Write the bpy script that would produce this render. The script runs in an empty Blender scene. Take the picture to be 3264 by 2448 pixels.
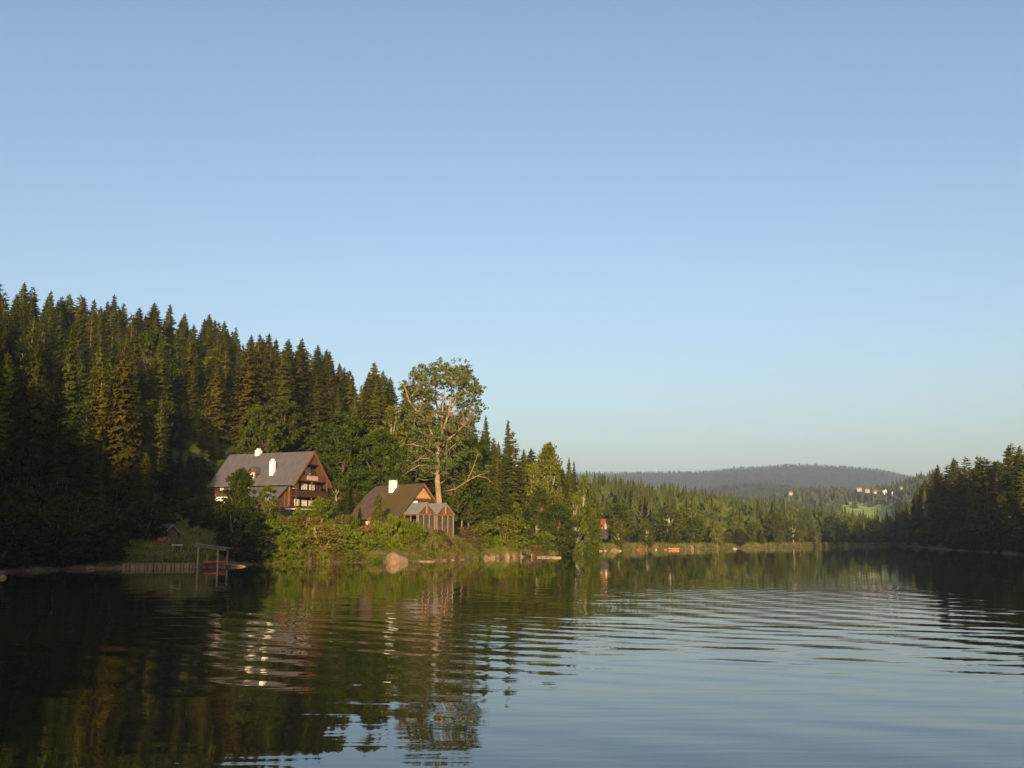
import bpy, math, random
import numpy as np
from mathutils import Vector, Matrix, noise as mnoise

rng = np.random.default_rng(7)
random.seed(7)
SC = bpy.context.scene
COL = SC.collection
R = math.radians

# ------------------------------------------------------------------ camera
CAM_H = 3.15
FPX, HOR = 995.0, 156.0           # focal length and horizon offset, in pixels of a 1024 wide frame
PITCH = math.atan(HOR / FPX)
cam = bpy.data.cameras.new('camera')
cam.sensor_width = 36.0
cam.lens = 36.0 * FPX / 1024.0
cam.clip_start = 0.3
cam.clip_end = 20000
camo = bpy.data.objects.new('camera', cam)
COL.objects.link(camo)
camo.location = (0, 0, CAM_H)
camo.rotation_euler = (R(90) + PITCH, 0, 0)
SC.camera = camo

# ------------------------------------------------------------------ world, sun, exposure
SUN_EL = R(8.5)
SUN_AZ = math.atan2(0.0, -1.0)             # direction to the sun, measured from +Y towards +X
world = bpy.data.worlds.new('World')
SC.world = world
world.use_nodes = True
wn = world.node_tree.nodes; wl = world.node_tree.links
bg = wn['Background']
sky = wn.new('ShaderNodeTexSky')
sky.sky_type = 'NISHITA'
sky.sun_disc = False
sky.sun_elevation = SUN_EL
sky.sun_rotation = SUN_AZ % (2 * math.pi)
sky.altitude = 600
sky.air_density = 1.0
sky.dust_density = 6.0
sky.ozone_density = 0.5
tint = wn.new('ShaderNodeMixRGB'); tint.blend_type = 'MULTIPLY'; tint.inputs[0].default_value = 1
tint.inputs[2].default_value = (0.83, 0.935, 1.10, 1)
wl.new(sky.outputs[0], tint.inputs[1]); wl.new(tint.outputs[0], bg.inputs[0])
bg.inputs[1].default_value = 0.125
sun = bpy.data.lights.new('sun', 'SUN')
sun.energy = 5.0
sun.angle = R(0.5)
sun.color = (1.0, 0.74, 0.44)
suno = bpy.data.objects.new('sun', sun)
COL.objects.link(suno)
sd = Vector((math.sin(SUN_AZ) * math.cos(SUN_EL), math.cos(SUN_AZ) * math.cos(SUN_EL), math.sin(SUN_EL)))
suno.rotation_euler = sd.to_track_quat('Z', 'Y').to_euler()
SC.view_settings.view_transform = 'Standard'
SC.view_settings.look = 'None'
SC.view_settings.gamma = 1
SC.view_settings.exposure = 1.0
SC.render.engine = 'CYCLES'
SC.cycles.max_bounces = 5
SC.cycles.diffuse_bounces = 2
SC.cycles.glossy_bounces = 3
SC.cycles.transmission_bounces = 2
SC.cycles.volume_bounces = 0
SC.cycles.caustics_reflective = False
SC.cycles.caustics_refractive = False
SC.cycles.filter_width = 1.5

# ------------------------------------------------------------------ pixel -> place helpers
CP, SP = math.cos(PITCH), math.sin(PITCH)
def az_of(px, py=540.0):
    a = px - 512.0; b = 384.0 - py
    return math.atan2(a, FPX * CP - b * SP)
def P(px, py, r):
    """place at plan distance r from the camera seen at pixel (px, py)"""
    a = px - 512.0; b = 384.0 - py
    x = a; y = FPX * CP - b * SP; z = b * CP + FPX * SP
    h = math.hypot(x, y)
    return Vector((x / h * r, y / h * r, CAM_H + z / h * r))
def r_of_shore(py, px=512):
    p = P(px, py, 1.0)
    return CAM_H / (CAM_H - p.z)

# ------------------------------------------------------------------ object helpers
def tag(o, label=None, cat=None, group=None, kind=None):
    if label: o['label'] = label
    if cat: o['category'] = cat
    if group: o['group'] = group
    if kind: o['kind'] = kind
    return o
def empty(name, loc, rz=0.0):
    o = bpy.data.objects.new(name, None)
    o.empty_display_size = 0.5
    COL.objects.link(o); o.location = loc; o.rotation_euler = (0, 0, rz)
    return o
def add_obj(name, me, parent=None):
    o = bpy.data.objects.new(name, me)
    COL.objects.link(o)
    if parent: o.parent = parent
    return o

class MB:
    """collects shapes, builds one mesh"""
    def __init__(s): s.v = []; s.f = []; s.mi = []
    def add(s, vs, fs, m=0):
        n = len(s.v); s.v += [tuple(p) for p in vs]
        for f in fs: s.f.append(tuple(i + n for i in f)); s.mi.append(m)
        return s
    def box(s, x0, x1, y0, y1, z0, z1, m=0):
        vs = [(x0,y0,z0),(x1,y0,z0),(x1,y1,z0),(x0,y1,z0),(x0,y0,z1),(x1,y0,z1),(x1,y1,z1),(x0,y1,z1)]
        return s.add(vs, [(0,3,2,1),(4,5,6,7),(0,1,5,4),(1,2,6,5),(2,3,7,6),(3,0,4,7)], m)
    def prism(s, prof, axis, a0, a1, m=0):
        """extrude a closed 2D profile; axis 'x': prof=(y,z); axis 'y': prof=(x,z); axis 'z': prof=(x,y)"""
        def pt(p, a):
            return {'x': (a, p[0], p[1]), 'y': (p[0], a, p[1]), 'z': (p[0], p[1], a)}[axis]
        n = len(prof)
        vs = [pt(p, a0) for p in prof] + [pt(p, a1) for p in prof]
        fs = [tuple(range(n)), tuple(range(2*n-1, n-1, -1))]
        for i in range(n):
            j = (i+1) % n
            fs.append((i, i+n, j+n, j))
        return s.add(vs, fs, m)
    def bar(s, a, b, w, h=None, m=0):
        h = h or w
        a = Vector(a); b = Vector(b); d = (b-a).normalized()
        up = Vector((0,0,1)) if abs(d.z) < 0.95 else Vector((0,1,0))
        u = d.cross(up).normalized(); v = u.cross(d)
        vs = []
        for c in (a, b):
            for (i, j) in ((-1,-1),(1,-1),(1,1),(-1,1)):
                vs.append(c + u*(i*w/2) + v*(j*h/2))
        return s.add(vs, [(0,1,2,3),(7,6,5,4),(0,4,5,1),(1,5,6,2),(2,6,7,3),(3,7,4,0)], m)
    def tube(s, pts, rad, n=6, m=0):
        pts = [Vector(p) for p in pts]
        vs = []; k = len(pts)
        for i, p in enumerate(pts):
            d = (pts[min(i+1,k-1)] - pts[max(i-1,0)])
            d = d.normalized() if d.length > 1e-6 else Vector((0,0,1))
            up = Vector((0,1,0)) if abs(d.y) < 0.9 else Vector((1,0,0))
            u = d.cross(up).normalized(); v = d.cross(u)
            for j in range(n):
                t = 2*math.pi*j/n
                vs.append(p + (u*math.cos(t) + v*math.sin(t)) * rad[i])
        fs = []
        for i in range(k-1):
            for j in range(n):
                jj = (j+1) % n
                fs.append((i*n+j, i*n+jj, (i+1)*n+jj, (i+1)*n+j))
        fs.append(tuple(range(n-1,-1,-1))); fs.append(tuple((k-1)*n+j for j in range(n)))
        return s.add(vs, fs, m)
    def mesh(s, name, mats, smooth=False):
        me = bpy.data.meshes.new(name)
        me.from_pydata(s.v, [], s.f)
        for m in (mats if isinstance(mats, (list, tuple)) else [mats]): me.materials.append(m)
        if any(s.mi): me.polygons.foreach_set('material_index', s.mi)
        if smooth: me.polygons.foreach_set('use_smooth', [True]*len(s.f))
        bm_fix(me)
        me.update()
        return me
    def build(s, name, mats, parent=None, smooth=False):
        return add_obj(name, s.mesh(name, mats, smooth), parent)
def bm_fix(me):
    import bmesh
    b = bmesh.new(); b.from_mesh(me); bmesh.ops.recalc_face_normals(b, faces=b.faces); b.to_mesh(me); b.free()

def np_mesh(name, V, F, mats, mi=None, smooth=False):
    """V (n,3), F (m,3 or 4) int"""
    me = bpy.data.meshes.new(name)
    n, m, k = len(V), len(F), F.shape[1]
    me.vertices.add(n); me.vertices.foreach_set('co', np.asarray(V, np.float32).ravel())
    me.loops.add(m*k); me.loops.foreach_set('vertex_index', np.asarray(F, np.int32).ravel())
    me.polygons.add(m)
    me.polygons.foreach_set('loop_start', np.arange(0, m*k, k, dtype=np.int32))
    me.polygons.foreach_set('loop_total', np.full(m, k, np.int32))
    for x in (mats if isinstance(mats, (list, tuple)) else [mats]): me.materials.append(x)
    if mi is not None: me.polygons.foreach_set('material_index', np.asarray(mi, np.int32))
    me.polygons.foreach_set('use_smooth', np.full(m, smooth, bool))
    me.update(calc_edges=True)
    return me

# ------------------------------------------------------------------ materials
def mat(name):
    m = bpy.data.materials.new(name); m.use_nodes = True
    nt = m.node_tree; b = nt.nodes['Principled BSDF']
    return m, nt, b
def N(nt, typ, **kw):
    n = nt.nodes.new(typ)
    for k, v in kw.items():
        if k in n.inputs: n.inputs[k].default_value = v
        else: setattr(n, k, v)
    return n
def ramp(nt, fac, stops):
    r = nt.nodes.new('ShaderNodeValToRGB')
    while len(r.color_ramp.elements) < len(stops): r.color_ramp.elements.new(0.5)
    for e, (p, c) in zip(r.color_ramp.elements, stops):
        e.position = p; e.color = (*c, 1)
    nt.links.new(fac, r.inputs[0]); return r
def coords(nt, which='Object', scale=(1,1,1), rot=(0,0,0)):
    tc = nt.nodes.new('ShaderNodeTexCoord'); mp = nt.nodes.new('ShaderNodeMapping')
    mp.inputs['Scale'].default_value = scale; mp.inputs['Rotation'].default_value = rot
    nt.links.new(tc.outputs[which], mp.inputs[0]); return mp.outputs[0]

def foliage(name, cols, scale=0.5, rough=0.75, trans=0.25, vary=0.25):
    """leaf colour: patches of several greens, different on every tree"""
    m, nt, b = mat(name)
    L = nt.links
    oi = nt.nodes.new('ShaderNodeObjectInfo')
    co = coords(nt, 'Object')
    add = N(nt, 'ShaderNodeVectorMath', operation='ADD')
    sc = N(nt, 'ShaderNodeVectorMath', operation='SCALE'); sc.inputs['Scale'].default_value = 40.0
    cx = N(nt, 'ShaderNodeCombineXYZ')
    for i in range(3): L.new(oi.outputs['Random'], cx.inputs[i])
    L.new(cx.outputs[0], sc.inputs[0]); L.new(co, add.inputs[0]); L.new(sc.outputs[0], add.inputs[1])
    n1 = N(nt, 'ShaderNodeTexNoise', Scale=scale, Detail=4.0, Roughness=0.7)
    L.new(add.outputs[0], n1.inputs['Vector'])
    k = len(cols)
    rp = ramp(nt, n1.outputs[0], [(0.33 + 0.34*i/(k-1), c) for i, c in enumerate(cols)])
    hs = nt.nodes.new('ShaderNodeHueSaturation')
    mr = N(nt, 'ShaderNodeMapRange'); mr.inputs['To Min'].default_value = 1-vary; mr.inputs['To Max'].default_value = 1+vary*1.4
    L.new(oi.outputs['Random'], mr.inputs[0]); L.new(mr.outputs[0], hs.inputs['Value'])
    mh = N(nt, 'ShaderNodeMath', operation='MULTIPLY_ADD'); mh.inputs[1].default_value = 7.31; mh.inputs[2].default_value = 0.0
    fr = N(nt, 'ShaderNodeMath', operation='FRACT')
    L.new(oi.outputs['Random'], mh.inputs[0]); L.new(mh.outputs[0], fr.inputs[0])
    m2 = N(nt, 'ShaderNodeMapRange'); m2.inputs['To Min'].default_value = 0.475; m2.inputs['To Max'].default_value = 0.515
    L.new(fr.outputs[0], m2.inputs[0]); L.new(m2.outputs[0], hs.inputs['Hue'])
    L.new(rp.outputs[0], hs.inputs['Color'])
    L.new(hs.outputs[0], b.inputs['Base Color'])
    b.inputs['Roughness'].default_value = rough
    b.inputs['Specular IOR Level'].default_value = 0.06
    if trans > 0:
        tr = nt.nodes.new('ShaderNodeBsdfTranslucent'); mx = nt.nodes.new('ShaderNodeMixShader')
        mx.inputs[0].default_value = trans
        L.new(hs.outputs[0], tr.inputs[0]); L.new(b.outputs[0], mx.inputs[1]); L.new(tr.outputs[0], mx.inputs[2])
        L.new(mx.outputs[0], nt.nodes['Material Output'].inputs[0])
    return m
def plain(name, c1, c2, scale=3.0, rough=0.8, detail=5, stretch=(1,1,1), spec=0.3, bump=0.0):
    m, nt, b = mat(name)
    n = N(nt, 'ShaderNodeTexNoise', Scale=scale, Detail=float(detail), Roughness=0.6)
    nt.links.new(coords(nt, 'Object', stretch), n.inputs['Vector'])
    rp = ramp(nt, n.outputs[0], [(0.3, c1), (0.7, c2)])
    nt.links.new(rp.outputs[0], b.inputs['Base Color'])
    b.inputs['Roughness'].default_value = rough
    b.inputs['Specular IOR Level'].default_value = spec
    if bump:
        bp = N(nt, 'ShaderNodeBump', Strength=0.6, Distance=bump)
        nt.links.new(n.outputs[0], bp.inputs['Height']); nt.links.new(bp.outputs[0], b.inputs['Normal'])
    return m
def boards(name, c1, c2, board=0.2, axis='Z', rough=0.7):
    """planked timber: each board its own tone, dark joints"""
    m, nt, b = mat(name); L = nt.links
    co = coords(nt, 'Object')
    sx = nt.nodes.new('ShaderNodeSeparateXYZ'); L.new(co, sx.inputs[0])
    dv = N(nt, 'ShaderNodeMath', operation='DIVIDE'); dv.inputs[1].default_value = board
    if axis == 'XY':
        ad = N(nt, 'ShaderNodeMath', operation='ADD'); L.new(sx.outputs[0], ad.inputs[0]); L.new(sx.outputs[1], ad.inputs[1]); L.new(ad.outputs[0], dv.inputs[0])
    else: L.new(sx.outputs[axis], dv.inputs[0])
    fl = N(nt, 'ShaderNodeMath', operation='FLOOR'); fr = N(nt, 'ShaderNodeMath', operation='FRACT')
    L.new(dv.outputs[0], fl.inputs[0]); L.new(dv.outputs[0], fr.inputs[0])
    wnz = N(nt, 'ShaderNodeTexWhiteNoise', noise_dimensions='1D'); L.new(fl.outputs[0], wnz.inputs['W'])
    nz = N(nt, 'ShaderNodeTexNoise', Scale=1.4, Detail=5.0); L.new(co, nz.inputs['Vector'])
    ad2 = N(nt, 'ShaderNodeMath', operation='ADD'); L.new(wnz.outputs[0], ad2.inputs[0]); L.new(nz.outputs[0], ad2.inputs[1])
    hf = N(nt, 'ShaderNodeMath', operation='MULTIPLY'); hf.inputs[1].default_value = 0.5; L.new(ad2.outputs[0], hf.inputs[0])
    rp = ramp(nt, hf.outputs[0], [(0.2, c1), (0.8, c2)])
    gt = N(nt, 'ShaderNodeMath', operation='GREATER_THAN'); gt.inputs[1].default_value = 0.88; L.new(fr.outputs[0], gt.inputs[0])
    mx = nt.nodes.new('ShaderNodeMixRGB'); mx.inputs[2].default_value = (c1[0]*.3, c1[1]*.3, c1[2]*.3, 1)
    L.new(gt.outputs[0], mx.inputs[0]); L.new(rp.outputs[0], mx.inputs[1]); L.new(mx.outputs[0], b.inputs['Base Color'])
    b.inputs['Roughness'].default_value = rough; b.inputs['Specular IOR Level'].default_value = 0.25
    return m

M = {}
M['spruce'] = foliage('spruce needles', [(0.0182,0.0234,0.0016),(0.0374,0.0421,0.0024),(0.0622,0.0631,0.0039)], 0.35, trans=0.12)
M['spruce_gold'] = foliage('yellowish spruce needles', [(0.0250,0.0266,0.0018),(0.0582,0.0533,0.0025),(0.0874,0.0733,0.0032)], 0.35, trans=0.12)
M['darkneedle'] = foliage('shade darkened needles', [(0.0086,0.0125,0.0014),(0.0168,0.0221,0.0020),(0.0288,0.0336,0.0028)], 0.35, trans=0.1)  # spruce colour darkened to paint in the shade of the left woods
M['deadneedle'] = foliage('reddish dying needles', [(0.07,0.045,0.016),(0.17,0.085,0.03),(0.26,0.12,0.045)], 0.35, trans=0.1)
M['pine'] = foliage('pine needles', [(0.0288,0.0330,0.0039),(0.0547,0.0586,0.0054),(0.0806,0.0799,0.0069)], 0.4, trans=0.12)
M['broad'] = foliage('broad leaves', [(0.0205,0.0326,0.0019),(0.0433,0.0603,0.0028),(0.0684,0.0829,0.0046)], 0.6, trans=0.3)
M['birch'] = foliage('birch leaves', [(0.0470,0.0613,0.0053),(0.0881,0.0999,0.0080),(0.1292,0.1323,0.0125)], 0.6, trans=0.3)
M['ashleaf'] = foliage('ash leaves', [(0.0430,0.0643,0.0134),(0.0782,0.0993,0.0179),(0.1173,0.1370,0.0235)], 0.7, trans=0.3)
M['bushleaf'] = foliage('bush leaves', [(0.0470,0.0713,0.0024),(0.0937,0.1238,0.0043),(0.1406,0.1650,0.0080)], 1.0, trans=0.3)
M['drybush'] = foliage('dry shrub leaves', [(0.0563,0.0460,0.0080),(0.1070,0.0812,0.0133),(0.1578,0.1083,0.0222)], 1.0, trans=0.25)
M['farwood'] = foliage('distant needles', [(0.0182,0.0275,0.0066),(0.0323,0.0431,0.0088),(0.0625,0.0635,0.0122)], 0.11, trans=0.0, vary=0.0)
M['bark'] = plain('brown bark', (0.07,0.045,0.03), (0.17,0.11,0.07), 2.0, stretch=(3,3,0.6))
M['barkpine'] = plain('orange pine bark', (0.10,0.06,0.035), (0.24,0.14,0.075), 1.5, stretch=(3,3,0.5))
M['barkpale'] = plain('pale weathered bark', (0.12,0.08,0.045), (0.30,0.21,0.125), 1.5, stretch=(2,2,0.5))
M['barkbirch'] = plain('white birch bark', (0.20,0.17,0.14), (0.62,0.56,0.48), 2.5, stretch=(1,1,2.0))

# ------------------------------------------------------------------ terrain profile round the camera
# azimuth (degrees right of straight ahead) -> list of (plan distance, ground height)
def px2deg(px): return math.degrees(az_of(px))
TREE = 18.5
def zt(px, py, r, tree=TREE): return P(px, py, r).z - tree
KN = []
def knot(px, shore_py, mid, crest, l2, lB, far, S=None, deg=None):
    """mid=(fraction, height fraction) ; crest=(r, y) ; l2, lB, far = skyline rows of hills at 1750, 2700, 4600 m"""
    d = px2deg(px) if deg is None else deg
    pc = min(max(px, 0), 1024)
    S = S or r_of_shore(shore_py)
    D, yc = crest
    Hc = zt(pc, yc, D)
    pr = [(S-20, -3.0), (S, 0.0), (S+3, 0.9), (S + (D-S)*mid[0], Hc*mid[1]), (D, Hc), (D+120, Hc-6),
          (D+ (1750-D)*0.55, 6 if D < 1000 else 10), (1750, zt(pc, l2, 1750)), (2050, zt(pc, l2, 1750)-30),
          (2700, zt(pc, lB, 2700)), (3100, zt(pc, lB, 2700)-30), (4600, zt(pc, far, 4600)), (9000, 60), (14000, 60)]
    KN.append((d, pr))
mL = (0.16, 0.13)
# behind the camera and left, out of the picture
knot(0, 0, (0.5,.5), (150, 500), 530, 530, 470, S=3.2, deg=-180)
knot(0, 0, (0.5,.5), (150, 500), 530, 530, 470, S=3.2, deg=-120)
knot(0, 0, (0.5,.6), (120, 425), 530, 530, 470, S=24, deg=-95)
knot(0, 0, (0.3,.6), (150, 405), 530, 530, 470, S=44, deg=-75)
knot(0, 0, (0.3,.6), (170, 415), 530, 530, 470, S=40, deg=-62)
knot(0, 0, (0.2,.3), (230, 400), 530, 530, 470, S=32, deg=-48)
knot(0, 0, (0.2,.3), (260, 380), 530, 530, 470, S=34, deg=-41)
knot(0, 0, mL, (320, 300), 530, 530, 470, S=90, deg=-34)
knot(0,   569.0, mL, (340, 290), 530, 530, 470)
knot(100, 566.5, mL, (340, 303), 530, 530, 470)
knot(200, 566.0, mL, (330, 318), 530, 530, 470)
knot(255, 563.6, (0.14,.13), (320, 332), 530, 530, 470)
knot(300, 562.8, (0.14,.14), (310, 344), 530, 530, 470)
knot(340, 562.5, (0.14,.15), (300, 360), 530, 530, 470)
knot(400, 561.6, (0.13,.18), (290, 386), 530, 530, 470)
knot(440, 560.8, (0.14,.22), (290, 404), 530, 530, 470)
knot(480, 559.0, (0.16,.24), (290, 428), 530, 530, 470)
knot(520, 557.0, (0.16,.26), (300, 449), 530, 530, 470)
knot(545, 556.5, (0.16,.26), (305, 466), 530, 530, 470)
knot(556, 556.0, (0.20,.3), (310, 474), 530, 530, 469)
knot(566, 554.0, (0.20,.3), (320, 481), 530, 530, 469)
knot(577, 552.6, (0.20,.3), (350, 484), 530, 530, 469)
knot(592, 551.3, (0.20,.2), (620, 477), 530, 530, 469)
knot(640, 549.8, (0.20,.2), (650, 482), 530, 505, 469)
knot(671, 549.1, (0.20,.2), (680, 485), 520, 492, 468.5)
knot(700, 548.6, (0.20,.2), (760, 491), 508, 484, 468)
knot(741, 547.8, (0.20,.2), (850, 500), 498, 478, 464.5)
knot(765, 547.4, (0.20,.2), (900, 504), 492, 477.5, 463)
knot(787, 547.0, (0.15,.2), (950, 508), 488, 479, 461.8)
knot(806, 546.7, (0.15,.2), (970, 511), 485, 482, 461.5)
knot(840, 546.1, (0.15,.2), (1000, 517), 485, 486, 462.5)
knot(858, 545.8, (0.15,.2), (1020, 521), 488, 488, 463.8)
knot(875, 545.4, (0.15,.2), (1040, 522), 487.5, 488, 465.5)
knot(890, 545.0, (0.15,.2), (1050, 521), 484, 488, 467.5)
knot(903, 545.4, (0.15,.2), (800, 512), 481, 490, 470)
knot(914, 546.3, (0.15,.3), (640, 502), 479, 490, 472)
knot(925, 547.0, (0.20,.3), (540, 494), 476, 490, 474)
knot(932, 547.6, (0.20,.4), (500, 486), 474, 490, 476)
knot(940, 548.2, (0.20,.4), (460, 477), 473, 490, 478)
knot(955, 549.3, (0.20,.4), (430, 468), 470, 490, 480)
knot(980, 550.8, (0.25,.4), (390, 464), 470, 490, 480)
knot(1005,552.0, (0.25,.4), (370, 456), 470, 490, 480)
knot(1024,553.0, (0.25,.4), (360, 455), 470, 490, 480)
knot(1024, 0, (0.3,.5), (350, 462), 470, 490, 480, S=220, deg=29)
knot(1024, 0, (0.3,.5), (320, 462), 490, 490, 480, S=190, deg=33)
knot(1024, 0, (0.3,.5), (300, 470), 490, 490, 480, S=170, deg=45)
knot(1024, 0, (0.3,.5), (250, 500), 490, 490, 480, S=70, deg=80)
knot(1024, 0, (0.5,.5), (150, 500), 530, 530, 470, S=8, deg=120)
knot(1024, 0, (0.5,.5), (150, 500), 530, 530, 470, S=3.2, deg=180)
KD = np.array([k[0] for k in KN])
KR = np.array([[p[0] for p in k[1]] for k in KN])
KZ = np.array([[p[1] for p in k[1]] for k in KN])

HOUSE = P(268, 505, 185); HOUSE_Z = 8.2
COT = P(388, 530, 169); COT_Z = 4.6
KS = 1.058      # both houses are this much larger than their drawn measures
def _nz(x, y, s, seed=0.0):
    return mnoise.noise(Vector((x/s + seed, y/s - seed, seed)))
def ground_z(x, y):
    r = math.hypot(x, y); d = math.degrees(math.atan2(x, y))
    rr = [np.interp(d, KD, KR[:, i]) for i in range(KR.shape[1])]
    zz = [np.interp(d, KD, KZ[:, i]) for i in range(KZ.shape[1])]
    z = float(np.interp(r, rr, zz))
    if z > 0.5:
        k = min(1.0, (z-0.5)/8.0)
        z += k * (1.6*_nz(x, y, 40.0) + 0.5*_nz(x, y, 11.0, 3.1))
        if r > 1200: z += 9*_nz(x, y, 260.0, 1.7) * k
    else:
        z += 0.25*_nz(x, y, 5.0, 2.2)
    for (c, hz, ra) in ((HOUSE, HOUSE_Z, 13.0), (COT, COT_Z, 7.2)):
        q = math.hypot(x-c.x, y-c.y)
        if q < ra*1.9:
            w = 1.0 if q < ra else 1.0 - (q-ra)/(ra*0.9)
            w = w*w*(3-2*w)*max(0.0, min(1.0, (z-0.3)/1.5))
            z = z*(1-w) + hz*w
    return z

def build_ground():
    az = np.concatenate([np.arange(-180, -32, 2.0), np.arange(-32, 34, 0.22), np.arange(34, 180.1, 2.0)])
    az[-1] = 180
    rad = [0.0]
    r = 2.0
    while r < 13500:
        rad.append(r)
        r += max(1.6, r*0.012) if 90 < r < 420 else max(2.0, r*0.022)
    rad = np.array(rad)
    na, nr = len(az), len(rad)
    V = np.zeros((na, nr, 3))
    for i, a in enumerate(az):
        s, c = math.sin(R(a)), math.cos(R(a))
        for j, q in enumerate(rad):
            x, y = s*q, c*q
            V[i, j] = (x, y, ground_z(x, y) if q > 0 else -3)
    V[-1] = V[0]
    idx = np.arange(na*nr).reshape(na, nr)
    F = np.stack([idx[:-1, :-1], idx[:-1, 1:], idx[1:, 1:], idx[1:, :-1]], -1).reshape(-1, 4)[:, ::-1]
    m, nt, b = mat('meadow and forest floor'); L = nt.links
    co = coords(nt, 'Object')
    n1 = N(nt, 'ShaderNodeTexNoise', Scale=0.08, Detail=6.0, Roughness=0.65); L.new(co, n1.inputs['Vector'])
    n2 = N(nt, 'ShaderNodeTexNoise', Scale=1.3, Detail=5.0, Roughness=0.7); L.new(co, n2.inputs['Vector'])
    grass = ramp(nt, n1.outputs[0], [(0.35, (0.05,0.075,0.012)), (0.5, (0.10,0.13,0.022)), (0.65, (0.19,0.19,0.042))])
    fine = ramp(nt, n2.outputs[0], [(0.3, (0.55,0.55,0.55)), (0.7, (1.25,1.25,1.2))])
    mx = nt.nodes.new('ShaderNodeMixRGB'); mx.blend_type = 'MULTIPLY'; mx.inputs[0].default_value = 1
    L.new(grass.outputs[0], mx.inputs[1]); L.new(fine.outputs[0], mx.inputs[2])
    # painted light: lakeside lawn darkened as shaded, far meadows brightened as sunlit
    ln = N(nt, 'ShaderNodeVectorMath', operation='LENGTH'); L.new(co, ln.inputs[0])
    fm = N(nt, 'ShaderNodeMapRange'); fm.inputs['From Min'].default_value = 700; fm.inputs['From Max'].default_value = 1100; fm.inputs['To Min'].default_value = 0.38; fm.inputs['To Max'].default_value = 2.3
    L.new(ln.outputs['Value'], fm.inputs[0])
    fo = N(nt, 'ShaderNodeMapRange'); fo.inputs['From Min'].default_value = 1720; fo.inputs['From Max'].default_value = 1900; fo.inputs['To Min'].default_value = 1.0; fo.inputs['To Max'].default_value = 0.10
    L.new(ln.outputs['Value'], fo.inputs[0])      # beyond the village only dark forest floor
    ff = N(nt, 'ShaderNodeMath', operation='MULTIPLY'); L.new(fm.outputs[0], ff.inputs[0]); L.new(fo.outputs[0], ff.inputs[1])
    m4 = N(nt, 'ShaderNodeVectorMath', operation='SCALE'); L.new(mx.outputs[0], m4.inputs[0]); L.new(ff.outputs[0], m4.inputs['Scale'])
    # stony, earthy strip along the waterline, by height above the lake
    sx = nt.nodes.new('ShaderNodeSeparateXYZ'); L.new(co, sx.inputs[0])
    mr = N(nt, 'ShaderNodeMapRange'); mr.inputs['From Min'].default_value = 0.25; mr.inputs['From Max'].default_value = 0.55
    L.new(sx.outputs['Z'], mr.inputs[0])
    stone = ramp(nt, n2.outputs[0], [(0.35, (0.07,0.045,0.028)), (0.65, (0.22,0.15,0.10))])
    m2 = nt.nodes.new('ShaderNodeMixRGB')
    L.new(mr.outputs[0], m2.inputs[0]); L.new(stone.outputs[0], m2.inputs[1]); L.new(m4.outputs[0], m2.inputs[2])
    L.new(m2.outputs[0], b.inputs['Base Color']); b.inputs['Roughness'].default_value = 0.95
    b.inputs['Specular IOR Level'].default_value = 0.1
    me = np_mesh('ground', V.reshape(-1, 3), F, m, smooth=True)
    tag(add_obj('ground', me), kind='structure')
build_ground()

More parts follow.
